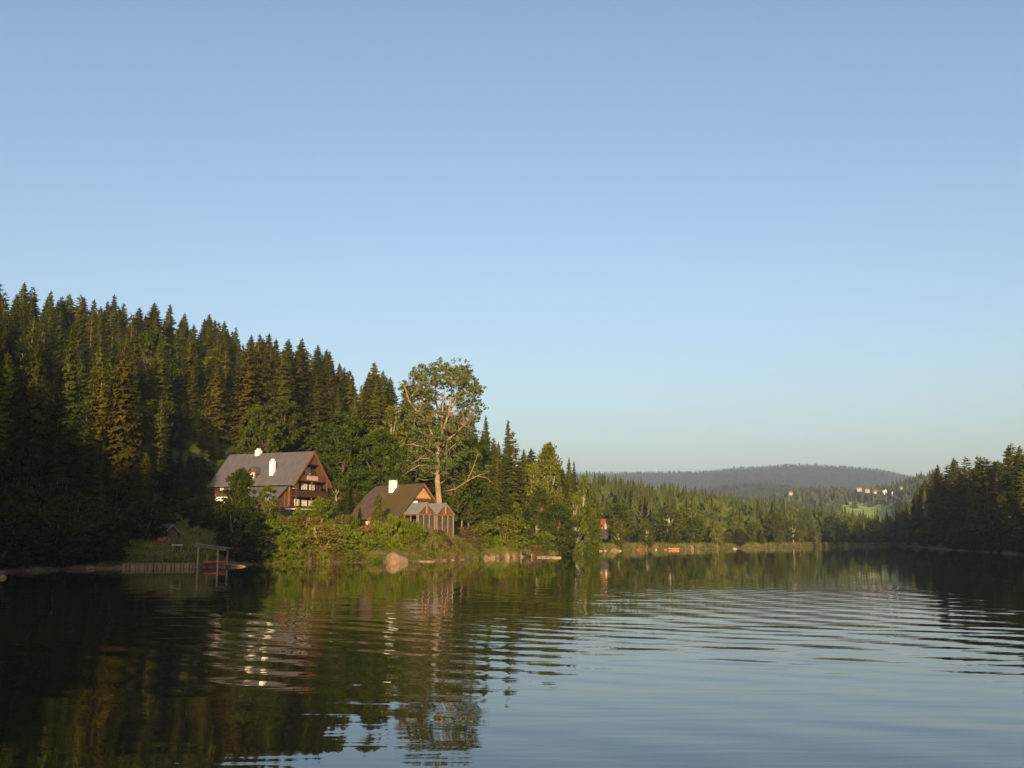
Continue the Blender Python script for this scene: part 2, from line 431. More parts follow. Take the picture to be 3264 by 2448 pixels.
# ------------------------------------------------------------------ water
def build_water():
    m, nt, b = mat('lake water'); L = nt.links
    b.inputs['Base Color'].default_value = (0.004, 0.006, 0.004, 1)
    b.inputs['Roughness'].default_value = 0.015
    b.inputs['IOR'].default_value = 1.38
    b.inputs['Specular IOR Level'].default_value = 0.5
    tc = nt.nodes.new('ShaderNodeTexCoord')
    sx = nt.nodes.new('ShaderNodeSeparateXYZ'); L.new(tc.outputs['Object'], sx.inputs[0])
    def layer(rot, sc, scale, detail, rough, dist=0.0):
        mp = nt.nodes.new('ShaderNodeMapping'); mp.inputs['Rotation'].default_value = (0,0,R(rot)); mp.inputs['Scale'].default_value = sc
        L.new(tc.outputs['Object'], mp.inputs[0])
        n = N(nt, 'ShaderNodeTexNoise', Scale=scale, Detail=detail, Roughness=rough, Distortion=dist)
        L.new(mp.outputs[0], n.inputs['Vector']); return n.outputs[0]
    def mul(a, k):
        q = N(nt, 'ShaderNodeMath', operation='MULTIPLY'); L.new(a, q.inputs[0])
        if isinstance(k, float): q.inputs[1].default_value = k
        else: L.new(k, q.inputs[1])
        return q.outputs[0]
    def addn(a, c):
        q = N(nt, 'ShaderNodeMath', operation='ADD'); L.new(a, q.inputs[0]); L.new(c, q.inputs[1]); return q.outputs[0]
    def mrange(a, f0, f1, t0, t1):
        q = N(nt, 'ShaderNodeMapRange', interpolation_type='SMOOTHSTEP')
        for k, v in (('From Min', f0), ('From Max', f1), ('To Min', t0), ('To Max', t1)): q.inputs[k].default_value = v
        L.new(a, q.inputs[0]); return q.outputs[0]
    # regular swell rings: a curved phase so that crests bow like ripples spreading over the lake
    mp = nt.nodes.new('ShaderNodeMapping'); mp.inputs['Location'].default_value = (-26, -72, 0)
    L.new(tc.outputs['Object'], mp.inputs[0])
    wv = nt.nodes.new('ShaderNodeTexWave'); wv.wave_type = 'RINGS'; wv.rings_direction = 'SPHERICAL'
    wv.inputs['Scale'].default_value = 0.20; wv.inputs['Distortion'].default_value = 5.0
    wv.inputs['Detail'].default_value = 2.0; wv.inputs['Detail Scale'].default_value = 0.22
    L.new(mp.outputs[0], wv.inputs['Vector'])
    mp2 = nt.nodes.new('ShaderNodeMapping'); mp2.inputs['Location'].default_value = (-58, -64, 0)
    L.new(tc.outputs['Object'], mp2.inputs[0])
    wv2 = nt.nodes.new('ShaderNodeTexWave'); wv2.wave_type = 'RINGS'; wv2.rings_direction = 'SPHERICAL'
    wv2.inputs['Scale'].default_value = 0.135; wv2.inputs['Distortion'].default_value = 7.0
    wv2.inputs['Detail'].default_value = 2.0; wv2.inputs['Detail Scale'].default_value = 0.16
    L.new(mp2.outputs[0], wv2.inputs['Vector'])
    pw = mrange(layer(20, (0.35, 1.0, 1), 0.11, 2.0, 0.6), 0.40, 0.62, 0.15, 1.3)
    pw2 = mrange(layer(-15, (0.4, 1.0, 1), 0.08, 2.0, 0.6), 0.38, 0.60, 0.1, 1.2)
    big = layer(22, (0.10, 0.55, 1), 0.8, 1.0, 0.4)
    mid = layer(27, (0.20, 1.0, 1), 1.3, 2.5, 0.5, 0.5)
    fine = layer(12, (0.35, 1.2, 1), 3.5, 1.0, 0.5)
    patch = mrange(layer(0, (0.5, 1.0, 1), 0.045, 2.0, 0.5), 0.38, 0.62, 0.45, 1.25)
    far = mrange(sx.outputs['Y'], 32.0, 95.0, 1.0, 0.10)
    near = mrange(sx.outputs['Y'], 12.0, 34.0, 0.55, 1.0)
    h = addn(addn(mul(mul(wv.outputs['Fac'], pw), 0.0115), mul(mul(wv2.outputs['Fac'], pw2), 0.013)), addn(mul(big, 0.034), addn(mul(mid, 0.015), mul(fine, 0.0016))))
    h = mul(mul(mul(h, patch), far), near)
    bp = N(nt, 'ShaderNodeBump', Strength=1.0, Distance=1.0)
    L.new(h, bp.inputs['Height']); L.new(bp.outputs[0], b.inputs['Normal'])
    mb = MB()
    n = 96; vs = [(0,0,0)] + [(1150*math.cos(2*math.pi*i/n), 1150*math.sin(2*math.pi*i/n), 0) for i in range(n)]
    mb.add(vs, [(0, 1+i, 1+(i+1) % n) for i in range(n)])
    tag(mb.build('water', m), kind='structure')
build_water()

# ------------------------------------------------------------------ tree meshes
def tri_soup(tris, mats, name):
    V = np.asarray(tris, np.float32).reshape(-1, 3)
    F = np.arange(len(V), dtype=np.int32).reshape(-1, 3)
    return V, F

def gen_spruce(seed, H=28.0, Rm=3.9, levels=58, per=8, bare=0.10, drop=0.0, pinelike=False, shape=0.85):
    g = np.random.default_rng(seed)
    T = []
    for li in range(levels):
        t = (li + g.random()*0.8)/levels
        z = H*(bare + (1-bare)*t*0.985)
        Lb = Rm*(1-t)**shape*(0.55 + 0.45*min(1, (t+0.12)/0.25)) + 0.18
        n = per if t < 0.8 else max(4, per-2)
        if g.random() < drop: n = max(2, n//3)
        a0 = g.random()*6.28
        for k in range(n):
            a = a0 + 6.283*k/n + g.normal()*0.22
            L = Lb*(0.55 + 0.6*g.random()); zj = z + g.normal()*0.45*H/levels
            ca, sa = math.cos(a), math.sin(a)
            up = (0.55*(t-0.35)) + g.normal()*0.10
            sag = (0.42*(1-t)+0.06)*L*(0.7+0.5*g.random())
            def pt(s):
                q = L*s
                return np.array([ca*q, sa*q, zj + up*q*0.6 - sag*(s**1.3) + 0.20*sag*max(0, s-0.75)*4])
            side = np.array([-sa, ca, 0.0])
            w0 = min(0.34*L, 0.75) * (1.0 if not pinelike else 0.8)
            segs = 4
            start = 0.04 if not pinelike else 0.16
            prev = pt(start)
            for s_i in range(segs):
                s1 = start + (1-start)*(s_i+1)/segs
                cur = pt(s1)
                f = 1.0 - 0.55*s_i/segs
                w = w0*f*(0.8+0.5*g.random())
                hang = 0.30*w + 0.10*L*g.random()*(1-t)
                for sg in (-1, 1):
                    tip = prev*0.35 + cur*0.65 + side*sg*w + np.array([ca*0.25*w, sa*0.25*w, -hang])
                    T.append((prev, cur, tip))
                    tip2 = cur + side*sg*w*0.55 + np.array([ca*0.5*w, sa*0.5*w, -hang*0.8 + 0.04])
                    T.append((prev*0.4+cur*0.6, cur + np.array([0,0,0.05]), tip2))
                # drooping twigs: short curtains hung across the bough
                dd = 0.40*w + 0.15 + 0.35*g.random()
                o_ = np.array([ca, sa, 0.0])
                T.append((cur - side*w*0.9, cur + side*w*0.2, cur - side*w*0.35*g.random() + o_*0.12 - np.array([0,0,dd])))
                T.append((cur - side*w*0.2, cur + side*w*0.9, cur + side*w*0.35*g.random() + o_*0.12 - np.array([0,0,dd])))
                mid = (prev+cur)/2
                T.append((prev, cur, mid + np.array([0.12*g.normal(), 0.12*g.normal(), -0.55*w - 0.12])))
                prev = cur
            T.append((prev - side*0.10, prev + side*0.10, prev + np.array([ca*0.3, sa*0.3, 0.0])))
    # leading shoot
    for k in range(5):
        a = k*1.256
        T.append(((0,0,H+0.25), (0.12*math.cos(a),0.12*math.sin(a),H-1.0), (0.12*math.cos(a+1.2),0.12*math.sin(a+1.2),H-1.0)))
    T = np.array([np.array(t) for t in T])
    mb = MB()
    mb.tube([(0,0,-1.0),(0.05,0,H*0.3),(0,0.05,H*0.65),(0,0,H*0.98)], [0.26,0.20,0.12,0.03], 7)
    if drop > 0 or pinelike:       # dead snags on the bare part of the stem
        for k in range(26):
            z = H*(0.08 + 0.5*g.random()); a = g.random()*6.28; L = 0.8+1.8*g.random()
            mb.tube([(0,0,z), (math.cos(a)*L*.5, math.sin(a)*L*.5, z+0.10*L), (math.cos(a)*L, math.sin(a)*L, z-0.05*L)], [0.06,0.04,0.015], 4)
    return T.reshape(-1,3), mb

def leaf_cloud(g, centers, radii, per, size, flat=0.85, hang=0.0):
    """small leaf triangles gathered round clump centres"""
    n = len(centers)
    C = np.repeat(centers, per, 0); Rr = np.repeat(radii, per)
    d = g.normal(size=(n*per, 3)); d /= np.linalg.norm(d, axis=1)[:, None] + 1e-9
    q = g.random(n*per)**0.45
    off = d*(q*Rr)[:, None]; off[:, 2] *= flat
    if hang: off[:, 2] -= np.abs(g.normal(size=n*per))*hang*Rr
    c = C + off
    u = g.normal(size=(n*per, 3)); u /= np.linalg.norm(u, axis=1)[:, None] + 1e-9
    v = g.normal(size=(n*per, 3)); v -= (u*v).sum(1)[:, None]*u; v /= np.linalg.norm(v, axis=1)[:, None] + 1e-9
    s = size*(0.6+0.8*g.random(n*per))[:, None]
    T = np.stack([c - u*s*0.5 - v*s*0.3, c + u*s*0.5 - v*s*0.3, c + v*s*0.6], 1)
    return T.reshape(-1, 3)

M['darkleaf'] = foliage('shade darkened leaves', [(0.0079,0.0123,0.0012),(0.0154,0.0211,0.0018),(0.0264,0.0308,0.0024)], 0.6, trans=0.2)  # leaf colour darkened to carry the shade lying on the bank
def gen_broad(seed, H=14.0, W=5.0, clumps=60, per=75, leaf=0.42, bottom=0.15, hang=0.0, clump_r=1.0, trunk=0.22, stems=1, lean=0.3, ragged=0.25, egg=0.55, taper=0.0):
    g = np.random.default_rng(seed)
    mb = MB(); cs = []; rs = []
    tops = []
    for s in range(stems):
        a = g.random()*6.28; dx = math.cos(a)*lean*(0.3+0.7*(stems > 1))*W*0.3; dy = math.sin(a)*lean*(0.3+0.7*(stems > 1))*W*0.3
        pts = [(0,0,-0.8), (dx*0.3, dy*0.3, H*0.25), (dx*0.8, dy*0.8, H*0.55), (dx, dy, H*0.9)]
        mb.tube(pts, [trunk, trunk*0.75, trunk*0.45, 0.03], 6)
        tops.append(pts)
    zc = H*(bottom + (1-bottom)*egg); hz = H*(1-bottom)*0.5
    for i in range(clumps):
        a = g.random()*6.28; v = g.uniform(-1, 1)
        zz = zc + v*(H - zc if v > 0 else zc - H*bottom)
        prof = math.sqrt(max(0.02, 1-abs(v)**2.2)) * (1 - taper*max(0, v))
        rr = W*prof*(g.random()**0.5)*(1-ragged*g.random()) 
        c = np.array([math.cos(a)*rr, math.sin(a)*rr, zz - 0.3])
        cs.append(c); rs.append(clump_r*(0.6+0.8*g.random()))
        if i % 2 == 0:
            tp = tops[i % stems]
            zb = max(H*0.12, zz*0.55); f = zb/(H*0.9)
            b = Vector((tp[3][0]*f, tp[3][1]*f, zb))
            e = Vector(c); mm = (b+e)/2 + Vector((0,0,-0.10*rr + 0.3*g.normal()))
            mb.tube([b, mm, e], [trunk*0.28, trunk*0.17, 0.02], 4)
    T = leaf_cloud(g, np.array(cs), np.array(rs), per, leaf, 0.85, hang)
    return T, mb

PROTO = {}
def proto(key, gen, leafmat, barkmat):
    T, mb = gen
    F = np.arange(len(T)).reshape(-1, 3)
    crown = np_mesh(key+' crown', T, F, leafmat)
    trunk = mb.mesh(key+' trunk', barkmat, True)
    # joined version for trees too small to show their parts
    tv = np.array([v.co[:] for v in trunk.vertices]); trunk.calc_loop_triangles()
    tf = np.array([t.vertices[:] for t in trunk.loop_triangles])
    V = np.vstack([T, tv]); FF = np.vstack([F, tf + len(T)])
    mi = np.concatenate([np.zeros(len(F)), np.ones(len(tf))])
    whole = np_mesh(key+' whole', V, FF, [leafmat, barkmat], mi)
    H = float(T[:, 2].max()); W = float(np.percentile(np.hypot(T[:, 0], T[:, 1]), 97))
    PROTO[key] = (crown, trunk, whole, H, W)

for i in range(5):
    proto('spruce%d' % i, gen_spruce(100+i, Rm=3.6+0.35*i, levels=54+3*i, drop=0.0 if i < 4 else 0.15, shape=[.85,.7,.95,.8,.75][i]), M['spruce'], M['bark'])
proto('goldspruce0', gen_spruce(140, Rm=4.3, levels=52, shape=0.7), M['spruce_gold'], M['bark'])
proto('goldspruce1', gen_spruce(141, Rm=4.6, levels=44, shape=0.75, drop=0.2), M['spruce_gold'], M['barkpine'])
proto('deadspruce', gen_spruce(145, Rm=3.4, levels=44), M['deadneedle'], M['bark'])
proto('pine0', gen_spruce(150, Rm=4.4, levels=40, per=8, bare=0.16, drop=0.25, pinelike=True, shape=0.55), M['pine'], M['barkpine'])
proto('pine1', gen_spruce(151, Rm=4.0, levels=44, per=8, bare=0.12, drop=0.15, pinelike=True, shape=0.65), M['pine'], M['barkpine'])
for i in range(3):
    proto('broad%d' % i, gen_broad(200+i, clumps=190, per=55, leaf=0.4, W=[5,5.6,4.4][i], clump_r=0.75), M['broad'], M['bark'])
for i in range(3):
    proto('birch%d' % i, gen_broad(210+i, H=15, W=[3.0,3.5,2.7][i], clumps=80, per=70, leaf=0.34, hang=0.9, clump_r=0.75, trunk=0.15, taper=0.35, bottom=0.10), M['birch'], M['barkbirch'])
for i in range(2):
    proto('oval%d' % i, gen_broad(250+i, H=14, W=4.2, clumps=150, per=90, leaf=0.36, clump_r=0.85, bottom=0.04, egg=0.52, ragged=0.12), M['broad'], M['bark'])
proto('sapling', gen_broad(260, H=12, W=3.2, clumps=120, per=60, leaf=0.32, clump_r=0.65, bottom=0.03, egg=0.45, trunk=0.09, ragged=0.2, taper=0.3), M['birch'], M['barkbirch'])
for i in range(4):
    proto('bush%d' % i, gen_broad(220+i, H=4.0, W=[2.2,2.8,2.4,3.0][i], clumps=80, per=50, leaf=0.24, bottom=0.0, clump_r=0.5, trunk=0.06, stems=4, lean=1.2, egg=0.4), M['bushleaf'], M['bark'])
for i in range(2):
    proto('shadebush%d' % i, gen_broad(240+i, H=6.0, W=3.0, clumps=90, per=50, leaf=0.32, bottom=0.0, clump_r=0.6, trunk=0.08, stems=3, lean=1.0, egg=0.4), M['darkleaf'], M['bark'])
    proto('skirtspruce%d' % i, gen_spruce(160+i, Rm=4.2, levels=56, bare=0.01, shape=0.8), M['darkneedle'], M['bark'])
for i in range(2):
    proto('drybush%d' % i, gen_broad(230+i, H=4.0, W=[2.4,2.9][i], clumps=46, per=60, leaf=0.22, bottom=0.0, clump_r=0.6, trunk=0.06, stems=4, lean=1.2, egg=0.4, ragged=0.5), M['drybush'], M['barkpale'])

def tree(key, name, x, y, h, w, label, cat, group=None, parts=True, z=None, rz=None):
    crown, trunk, whole, H, W = PROTO[key]
    z = ground_z(x, y) - 0.15 if z is None else z
    rz = random.random()*6.283 if rz is None else rz
    if parts:
        o = empty(name, (x, y, z), rz)
        add_obj('crown', crown, o); add_obj('trunk', trunk, o)
    else:
        o = add_obj(name, whole); o.location = (x, y, z); o.rotation_euler = (0, 0, rz)
    o.scale = (w/W, w/W, h/H)
    return tag(o, label, cat, group)
TAKEN = []
def tree_px(key, name, px, ytop, r, wpx, label, cat, group=None, parts=True, base=None):
    """tree whose top shows at (px, ytop), standing on the ground at distance r, wpx = half width in pixels"""
    p = P(px, ytop, r)
    gz = (ground_z(p.x, p.y) - 0.15) if base is None else base
    h = max(1.0, p.z - gz)
    TAKEN.append((p.x, p.y, wpx*r/FPX))
    return tree(key, name, p.x, p.y, h, wpx*r/FPX, label, cat, group, parts, gz)

# ------------------------------------------------------------------ buildings
M['log'] = boards('dark brown log wall', (0.035,0.017,0.010), (0.085,0.040,0.021), 0.28, 'Z')
M['redboard'] = boards('orange brown boards', (0.075,0.032,0.016), (0.145,0.060,0.027), 0.22, 'XY')
M['barge'] = plain('orange brown barge board', (0.14,0.045,0.020), (0.21,0.07,0.028), 2.0)
M['paleboard'] = boards('pale weathered boards', (0.38,0.24,0.15), (0.55,0.38,0.26), 0.24, 'XY')
M['gableboard'] = boards('sunny pine boards', (0.27,0.14,0.065), (0.40,0.22,0.11), 0.24, 'XY')
M['plaster'] = plain('white plaster', (0.66,0.60,0.52), (0.80,0.75,0.68), 1.2)
M['white'] = plain('cream window paint', (0.55,0.50,0.40), (0.66,0.60,0.50), 4.0)
M['glass'] = plain('window glass with curtain and sky tone', (0.22,0.20,0.15), (0.60,0.53,0.40), 2.2, rough=0.5, spec=0.15)  # pale base colour stands for curtains and reflected sky together
M['darkmetal'] = plain('dark metal', (0.03,0.028,0.026), (0.06,0.055,0.05), 3.0, rough=0.6)
M['post'] = plain('weathered grey post', (0.12,0.085,0.058), (0.24,0.18,0.125), 3.0, stretch=(3,3,0.5))
M['darkwood'] = plain('dark wood', (0.035,0.022,0.016), (0.08,0.05,0.035), 3.0)
def shingles(name, c1, c2, moss=None, mossx=None):
    m, nt, b = mat(name); L = nt.links
    co = coords(nt, 'Object')
    br = nt.nodes.new('ShaderNodeTexNoise'); br.inputs['Scale'].default_value = 2.2; br.inputs['Detail'].default_value = 6
    mp = coords(nt, 'Object', (1.0, 0.35, 0.35)); L.new(mp, br.inputs['Vector'])
    rp = ramp(nt, br.outputs[0], [(0.3, c1), (0.7, c2)])
    out = rp.outputs[0]
    sx = nt.nodes.new('ShaderNodeSeparateXYZ'); L.new(co, sx.inputs[0])
    mm = N(nt, 'ShaderNodeMath', operation='MULTIPLY'); mm.inputs[1].default_value = 3.2; L.new(sx.outputs['Z'], mm.inputs[0])
    fr = N(nt, 'ShaderNodeMath', operation='FRACT'); L.new(mm.outputs[0], fr.inputs[0])
    gt = N(nt, 'ShaderNodeMath', operation='LESS_THAN'); gt.inputs[1].default_value = 0.16; L.new(fr.outputs[0], gt.inputs[0])
    gs = N(nt, 'ShaderNodeMath', operation='MULTIPLY'); gs.inputs[1].default_value = 0.45; L.new(gt.outputs[0], gs.inputs[0])
    mx = nt.nodes.new('ShaderNodeMixRGB'); mx.inputs[2].default_value = (c1[0]*.45, c1[1]*.45, c1[2]*.45, 1)
    L.new(gs.outputs[0], mx.inputs[0]); L.new(out, mx.inputs[1]); out = mx.outputs[0]
    if moss:
        n2 = N(nt, 'ShaderNodeTexNoise', Scale=0.55, Detail=5.0, Roughness=0.65); L.new(coords(nt, 'Object', (1.0, 0.3, 0.3)), n2.inputs['Vector'])
        add = N(nt, 'ShaderNodeMapRange'); add.inputs['From Min'].default_value = mossx; add.inputs['From Max'].default_value = mossx+3.5
        add.inputs['To Min'].default_value = -0.06; add.inputs['To Max'].default_value = 0.16
        L.new(sx.outputs['X'], add.inputs[0])
        sm = N(nt, 'ShaderNodeMath', operation='ADD'); L.new(n2.outputs[0], sm.inputs[0]); L.new(add.outputs[0], sm.inputs[1])
        rr = ramp(nt, sm.outputs[0], [(0.48, (0,0,0)), (0.66, (1,1,1))])
        m3 = nt.nodes.new('ShaderNodeMixRGB'); m3.inputs[2].default_value = (*moss, 1)
        L.new(rr.outputs[0], m3.inputs[0]); L.new(out, m3.inputs[1]); out = m3.outputs[0]
    L.new(out, b.inputs['Base Color']); b.inputs['Roughness'].default_value = 0.85; b.inputs['Specular IOR Level'].default_value = 0.2
    return m
M['roofgrey'] = shingles('grey shingle roof', (0.068,0.060,0.064), (0.100,0.088,0.093))
M['roofbrown'] = shingles('brown mossy shingle roof', (0.055,0.037,0.031), (0.095,0.064,0.052), (0.070,0.048,0.013), -9.0)
M['roofporch'] = shingles('pale grey porch roofing', (0.13,0.13,0.12), (0.19,0.185,0.165))
M['roofdark'] = shingles('dark grey roofing', (0.055,0.055,0.055), (0.10,0.10,0.10))

def window(parent, plane, a, z, w, h, at, out, cols=2, rows=2, name='window'):
    """plane 'y': window in a wall of constant y (a = x centre); plane 'x': wall of constant x (a = y centre). out = +1/-1 outward side"""
    f = MB(); g = MB(); t = 0.07; d0, d1 = sorted((at, at + out*0.07)); p0, p1 = sorted((at + out*0.012, at + out*0.03))
    def bx(mb, a0, a1, z0, z1, q0, q1):
        if plane == 'y': mb.box(a0, a1, q0, q1, z0, z1)
        else: mb.box(q0, q1, a0, a1, z0, z1)
    bx(f, a-w/2-t, a-w/2, z-h/2-t, z+h/2+t, d0, d1); bx(f, a+w/2, a+w/2+t, z-h/2-t, z+h/2+t, d0, d1)
    bx(f, a-w/2, a+w/2, z+h/2, z+h/2+t, d0, d1); bx(f, a-w/2, a+w/2, z-h/2-t, z-h/2, d0, d1)
    m0, m1 = sorted((at + out*0.03, at + out*0.055))
    for i in range(1, cols):
        c = a-w/2 + w*i/cols; bx(f, c-0.04, c+0.04, z-h/2, z+h/2, m0, m1)
    for j in range(1, rows):
        c = z-h/2 + h*j/rows
        for i in range(cols):
            b0 = a-w/2 + w*i/cols + (0.04 if i else 0); b1 = a-w/2 + w*(i+1)/cols - (0.04 if i < cols-1 else 0)
            bx(f, b0, b1, c-0.02, c+0.02, m0, m1)
    bx(g, a-w/2, a+w/2, z-h/2, z+h/2, p0, p1)
    o = f.build(name, M['white'], parent)
    g.build('pane', M['glass'], o)
    return o

def gable_roof(mb, x0, x1, y0, y1, ze, zr, th=0.22):
    ym = (y0+y1)/2
    mb.prism([(y0, ze), (ym, zr), (ym, zr-th*1.4), (y0, ze-th)], 'x', x0, x1)
    mb.prism([(ym, zr), (y1, ze), (y1, ze-th), (ym, zr-th*1.4)], 'x', x0, x1)

def lodge():
    O = P(294, 483.5, 168*KS)
    L, W = 18.0, 11.0
    ze = (O.z - HOUSE_Z)/KS
    zr = (P(312.7, 451.2, 172.6*KS).z - HOUSE_Z)/KS
    h = empty('wooden_lodge', (O.x, O.y, HOUSE_Z), R(-23.8)); h.scale = (KS,)*3
    tag(h, 'large dark timber lodge with grey roof, gable balconies and tall white chimney', 'house')
    k = (zr-ze)/(W/2)                       # roof slope
    und = lambda y: ze + k*min(y, W-y) - 0.26   # underside of the roof
    x0, x1, y0, y1 = -L+1.1, -1.5, 1.0, W-1.0
    # timber walls (gable pentagon)
    w = MB(); w.prism([(y0, 0.45), (y1, 0.45), (y1, und(y1)), (W/2, und(W/2)), (y0, und(y0))], 'x', x0, x1)
    w.build('wall', M['log'], h)
    p = MB(); p.box(x0-0.06, x1+0.06, y0-0.06, y1+0.06, -1.5, 0.45)
    p.box(x0-0.05, x0+8.5, y0-0.12, y0-0.002, 0.452, 2.5)
    p.build('plinth', M['plaster'], h)
    r = MB(); gable_roof(r, -L, 0, 0, W, ze, zr)
    ro = r.build('roof', M['roofgrey'], h)
    c = MB(); c.box(-6.2, -5.45, 1.45, 2.2, ze+1.0, ze+4.0)
    ch = c.build('chimney', M['plaster'], ro)
    c = MB(); c.tube([(-5.98,1.8,ze+4.0),(-5.98,1.8,ze+4.35)], [0.16,0.16], 8); c.tube([(-5.66,1.8,ze+4.0),(-5.66,1.8,ze+4.35)], [0.16,0.16], 8)
    c.build('chimney_pot', M['plaster'], ro)
    c = MB(); c.box(-12.2, -11.3, 5.1, 5.95, zr-0.6, zr+0.55); c.box(-12.0, -11.5, 5.3, 5.75, zr+0.55, zr+0.85)
    c.build('chimney', M['plaster'], ro)
    # dormer on the long slope
    dx, dz = -9.3, ze+1.0
    d = MB(); d.prism([(dx-0.75, dz), (dx+0.75, dz), (dx+0.75, dz+1.15), (dx, dz+2.0), (dx-0.75, dz+1.15)], 'y', 0.95, 2.9)
    do = d.build('dormer', M['redboard'], h)
    d = MB()
    for s in (-1, 1):
        d.prism([(dx, dz+2.2), (dx+s*1.15, dz+0.98), (dx+s*1.15, dz+0.86), (dx, dz+2.03)], 'y', 0.6, 3.4)
    d.build('dormer_roof', M['roofgrey'], do)
    window(do, 'y', dx, dz+0.62, 0.75, 0.8, 0.948, -1)
    # barge boards and soffit
    for s in (0, 1):
        b = MB(); ya, yb = (0, W/2) if s == 0 else (W, W/2)
        b.prism([(ya, ze+0.04), (yb, zr+0.04), (yb, zr-0.52), (ya, ze-0.44)], 'x', 0.003, 0.075)
        b.build('barge_board', M['barge'], h)
    b = MB()
    b.prism([(0.25, ze-0.26), (W/2, zr-0.36), (W/2, zr-0.44), (0.25, ze-0.34)], 'x', x1+0.01, -0.003)
    b.prism([(W-0.25, ze-0.26), (W/2, zr-0.36), (W/2, zr-0.44), (W-0.25, ze-0.34)], 'x', x1+0.01, -0.003)
    b.build('soffit', M['redboard'], h)
    # little boarded peak
    zp = zr-2.25
    hw = (zr-0.5-zp)/k
    b = MB(); b.prism([(W/2-hw, zp), (W/2+hw, zp), (W/2, zr-0.5)], 'x', -0.35, -0.25); b.build('gable_peak', M['redboard'], h)
    b = MB(); b.box(-0.40,-0.20, W/2-hw, W/2+hw, zp-0.16, zp-0.002); b.build('tie_beam', M['log'], h)
    # attic balcony
    a0, a1 = 1.7, W-1.7
    b = MB(); b.box(x1+0.002, -0.30, a0, a1, 5.0, 5.14); b.box(-0.38, -0.30, a0, a1, 5.142, 5.98); b.box(-0.42,-0.26,a0,a1,5.982,6.06)
    bal = b.build('balcony', M['redboard'], h)
    b = MB(); b.box(-0.296, -0.24, 4.0, 7.1, 5.2, 5.96); b.build('balcony_panel', M['paleboard'], bal)
    # main balcony
    b = MB(); b.box(x1+0.002, -0.15, 1.0, W-0.9, 2.35, 2.5); b.box(-0.25, -0.15, 1.0, W-0.9, 2.502, 3.42); b.box(-0.29,-0.11,1.0,W-0.9,3.422,3.5)
    b.box(x1+0.003, -0.252, W-1.0, W-0.9, 2.502, 3.42)
    b.build('balcony', M['log'], h)
    for yy in (1.1, 5.4, W-1.05):
        b = MB(); b.box(-0.34, -0.255, yy-0.07, yy+0.07, 3.5, 5.0); b.box(-0.34,-0.255, yy-0.07, yy+0.07, 0, 2.35); b.build('post', M['barge'], h)
    for yy in (2.5, 4.9, 7.2): window(h, 'x', yy, 4.22, 1.35, 0.95, x1, 1)
    for yy in (3.0, 5.1, 7.1): window(h, 'x', yy, 1.45, 1.2, 0.95, x1, 1, cols=3)
    window(h, 'x', 5.8, 6.9, 1.3, 1.1, x1, 1)
    for xx in (x0+1.5, x0+3.4, x0+6.4, x0+9.6): window(h, 'y', xx, 4.15, 1.1, 1.0, y0, -1)
    # corner posts of the log walls
    for (xx, yy) in ((x1, y0), (x0, y0)):
        b = MB(); b.box(xx-0.12, xx+0.12, yy-0.15, yy-0.003 , 0.46, und(y0)-0.05); b.build('corner_post', M['barge'], h)
    # lean-to on the long side
    b = MB(); b.prism([(-2.0, -1.0), (0.87, -1.0), (0.87, 3.95), (-2.0, 1.85)], 'x', -9.0, -2.2); an = b.build('lean_to', M['redboard'], h)
    b = MB(); b.prism([(-2.5, 1.62), (0.99, 4.18), (0.99, 4.02), (-2.5, 1.46)], 'x', -9.5, -1.8); b.build('lean_to_roof', M['roofgrey'], an)
    b = MB(); b.box(-2.196,-2.12, -1.95,-1.8,-0.9,1.9); b.box(-2.196,-2.12,0.6,0.75,-0.9,3.7); b.box(-2.196,-2.12,-1.8,0.6,1.7,1.85); b.build('corner_post', M['barge'], an)
lodge()

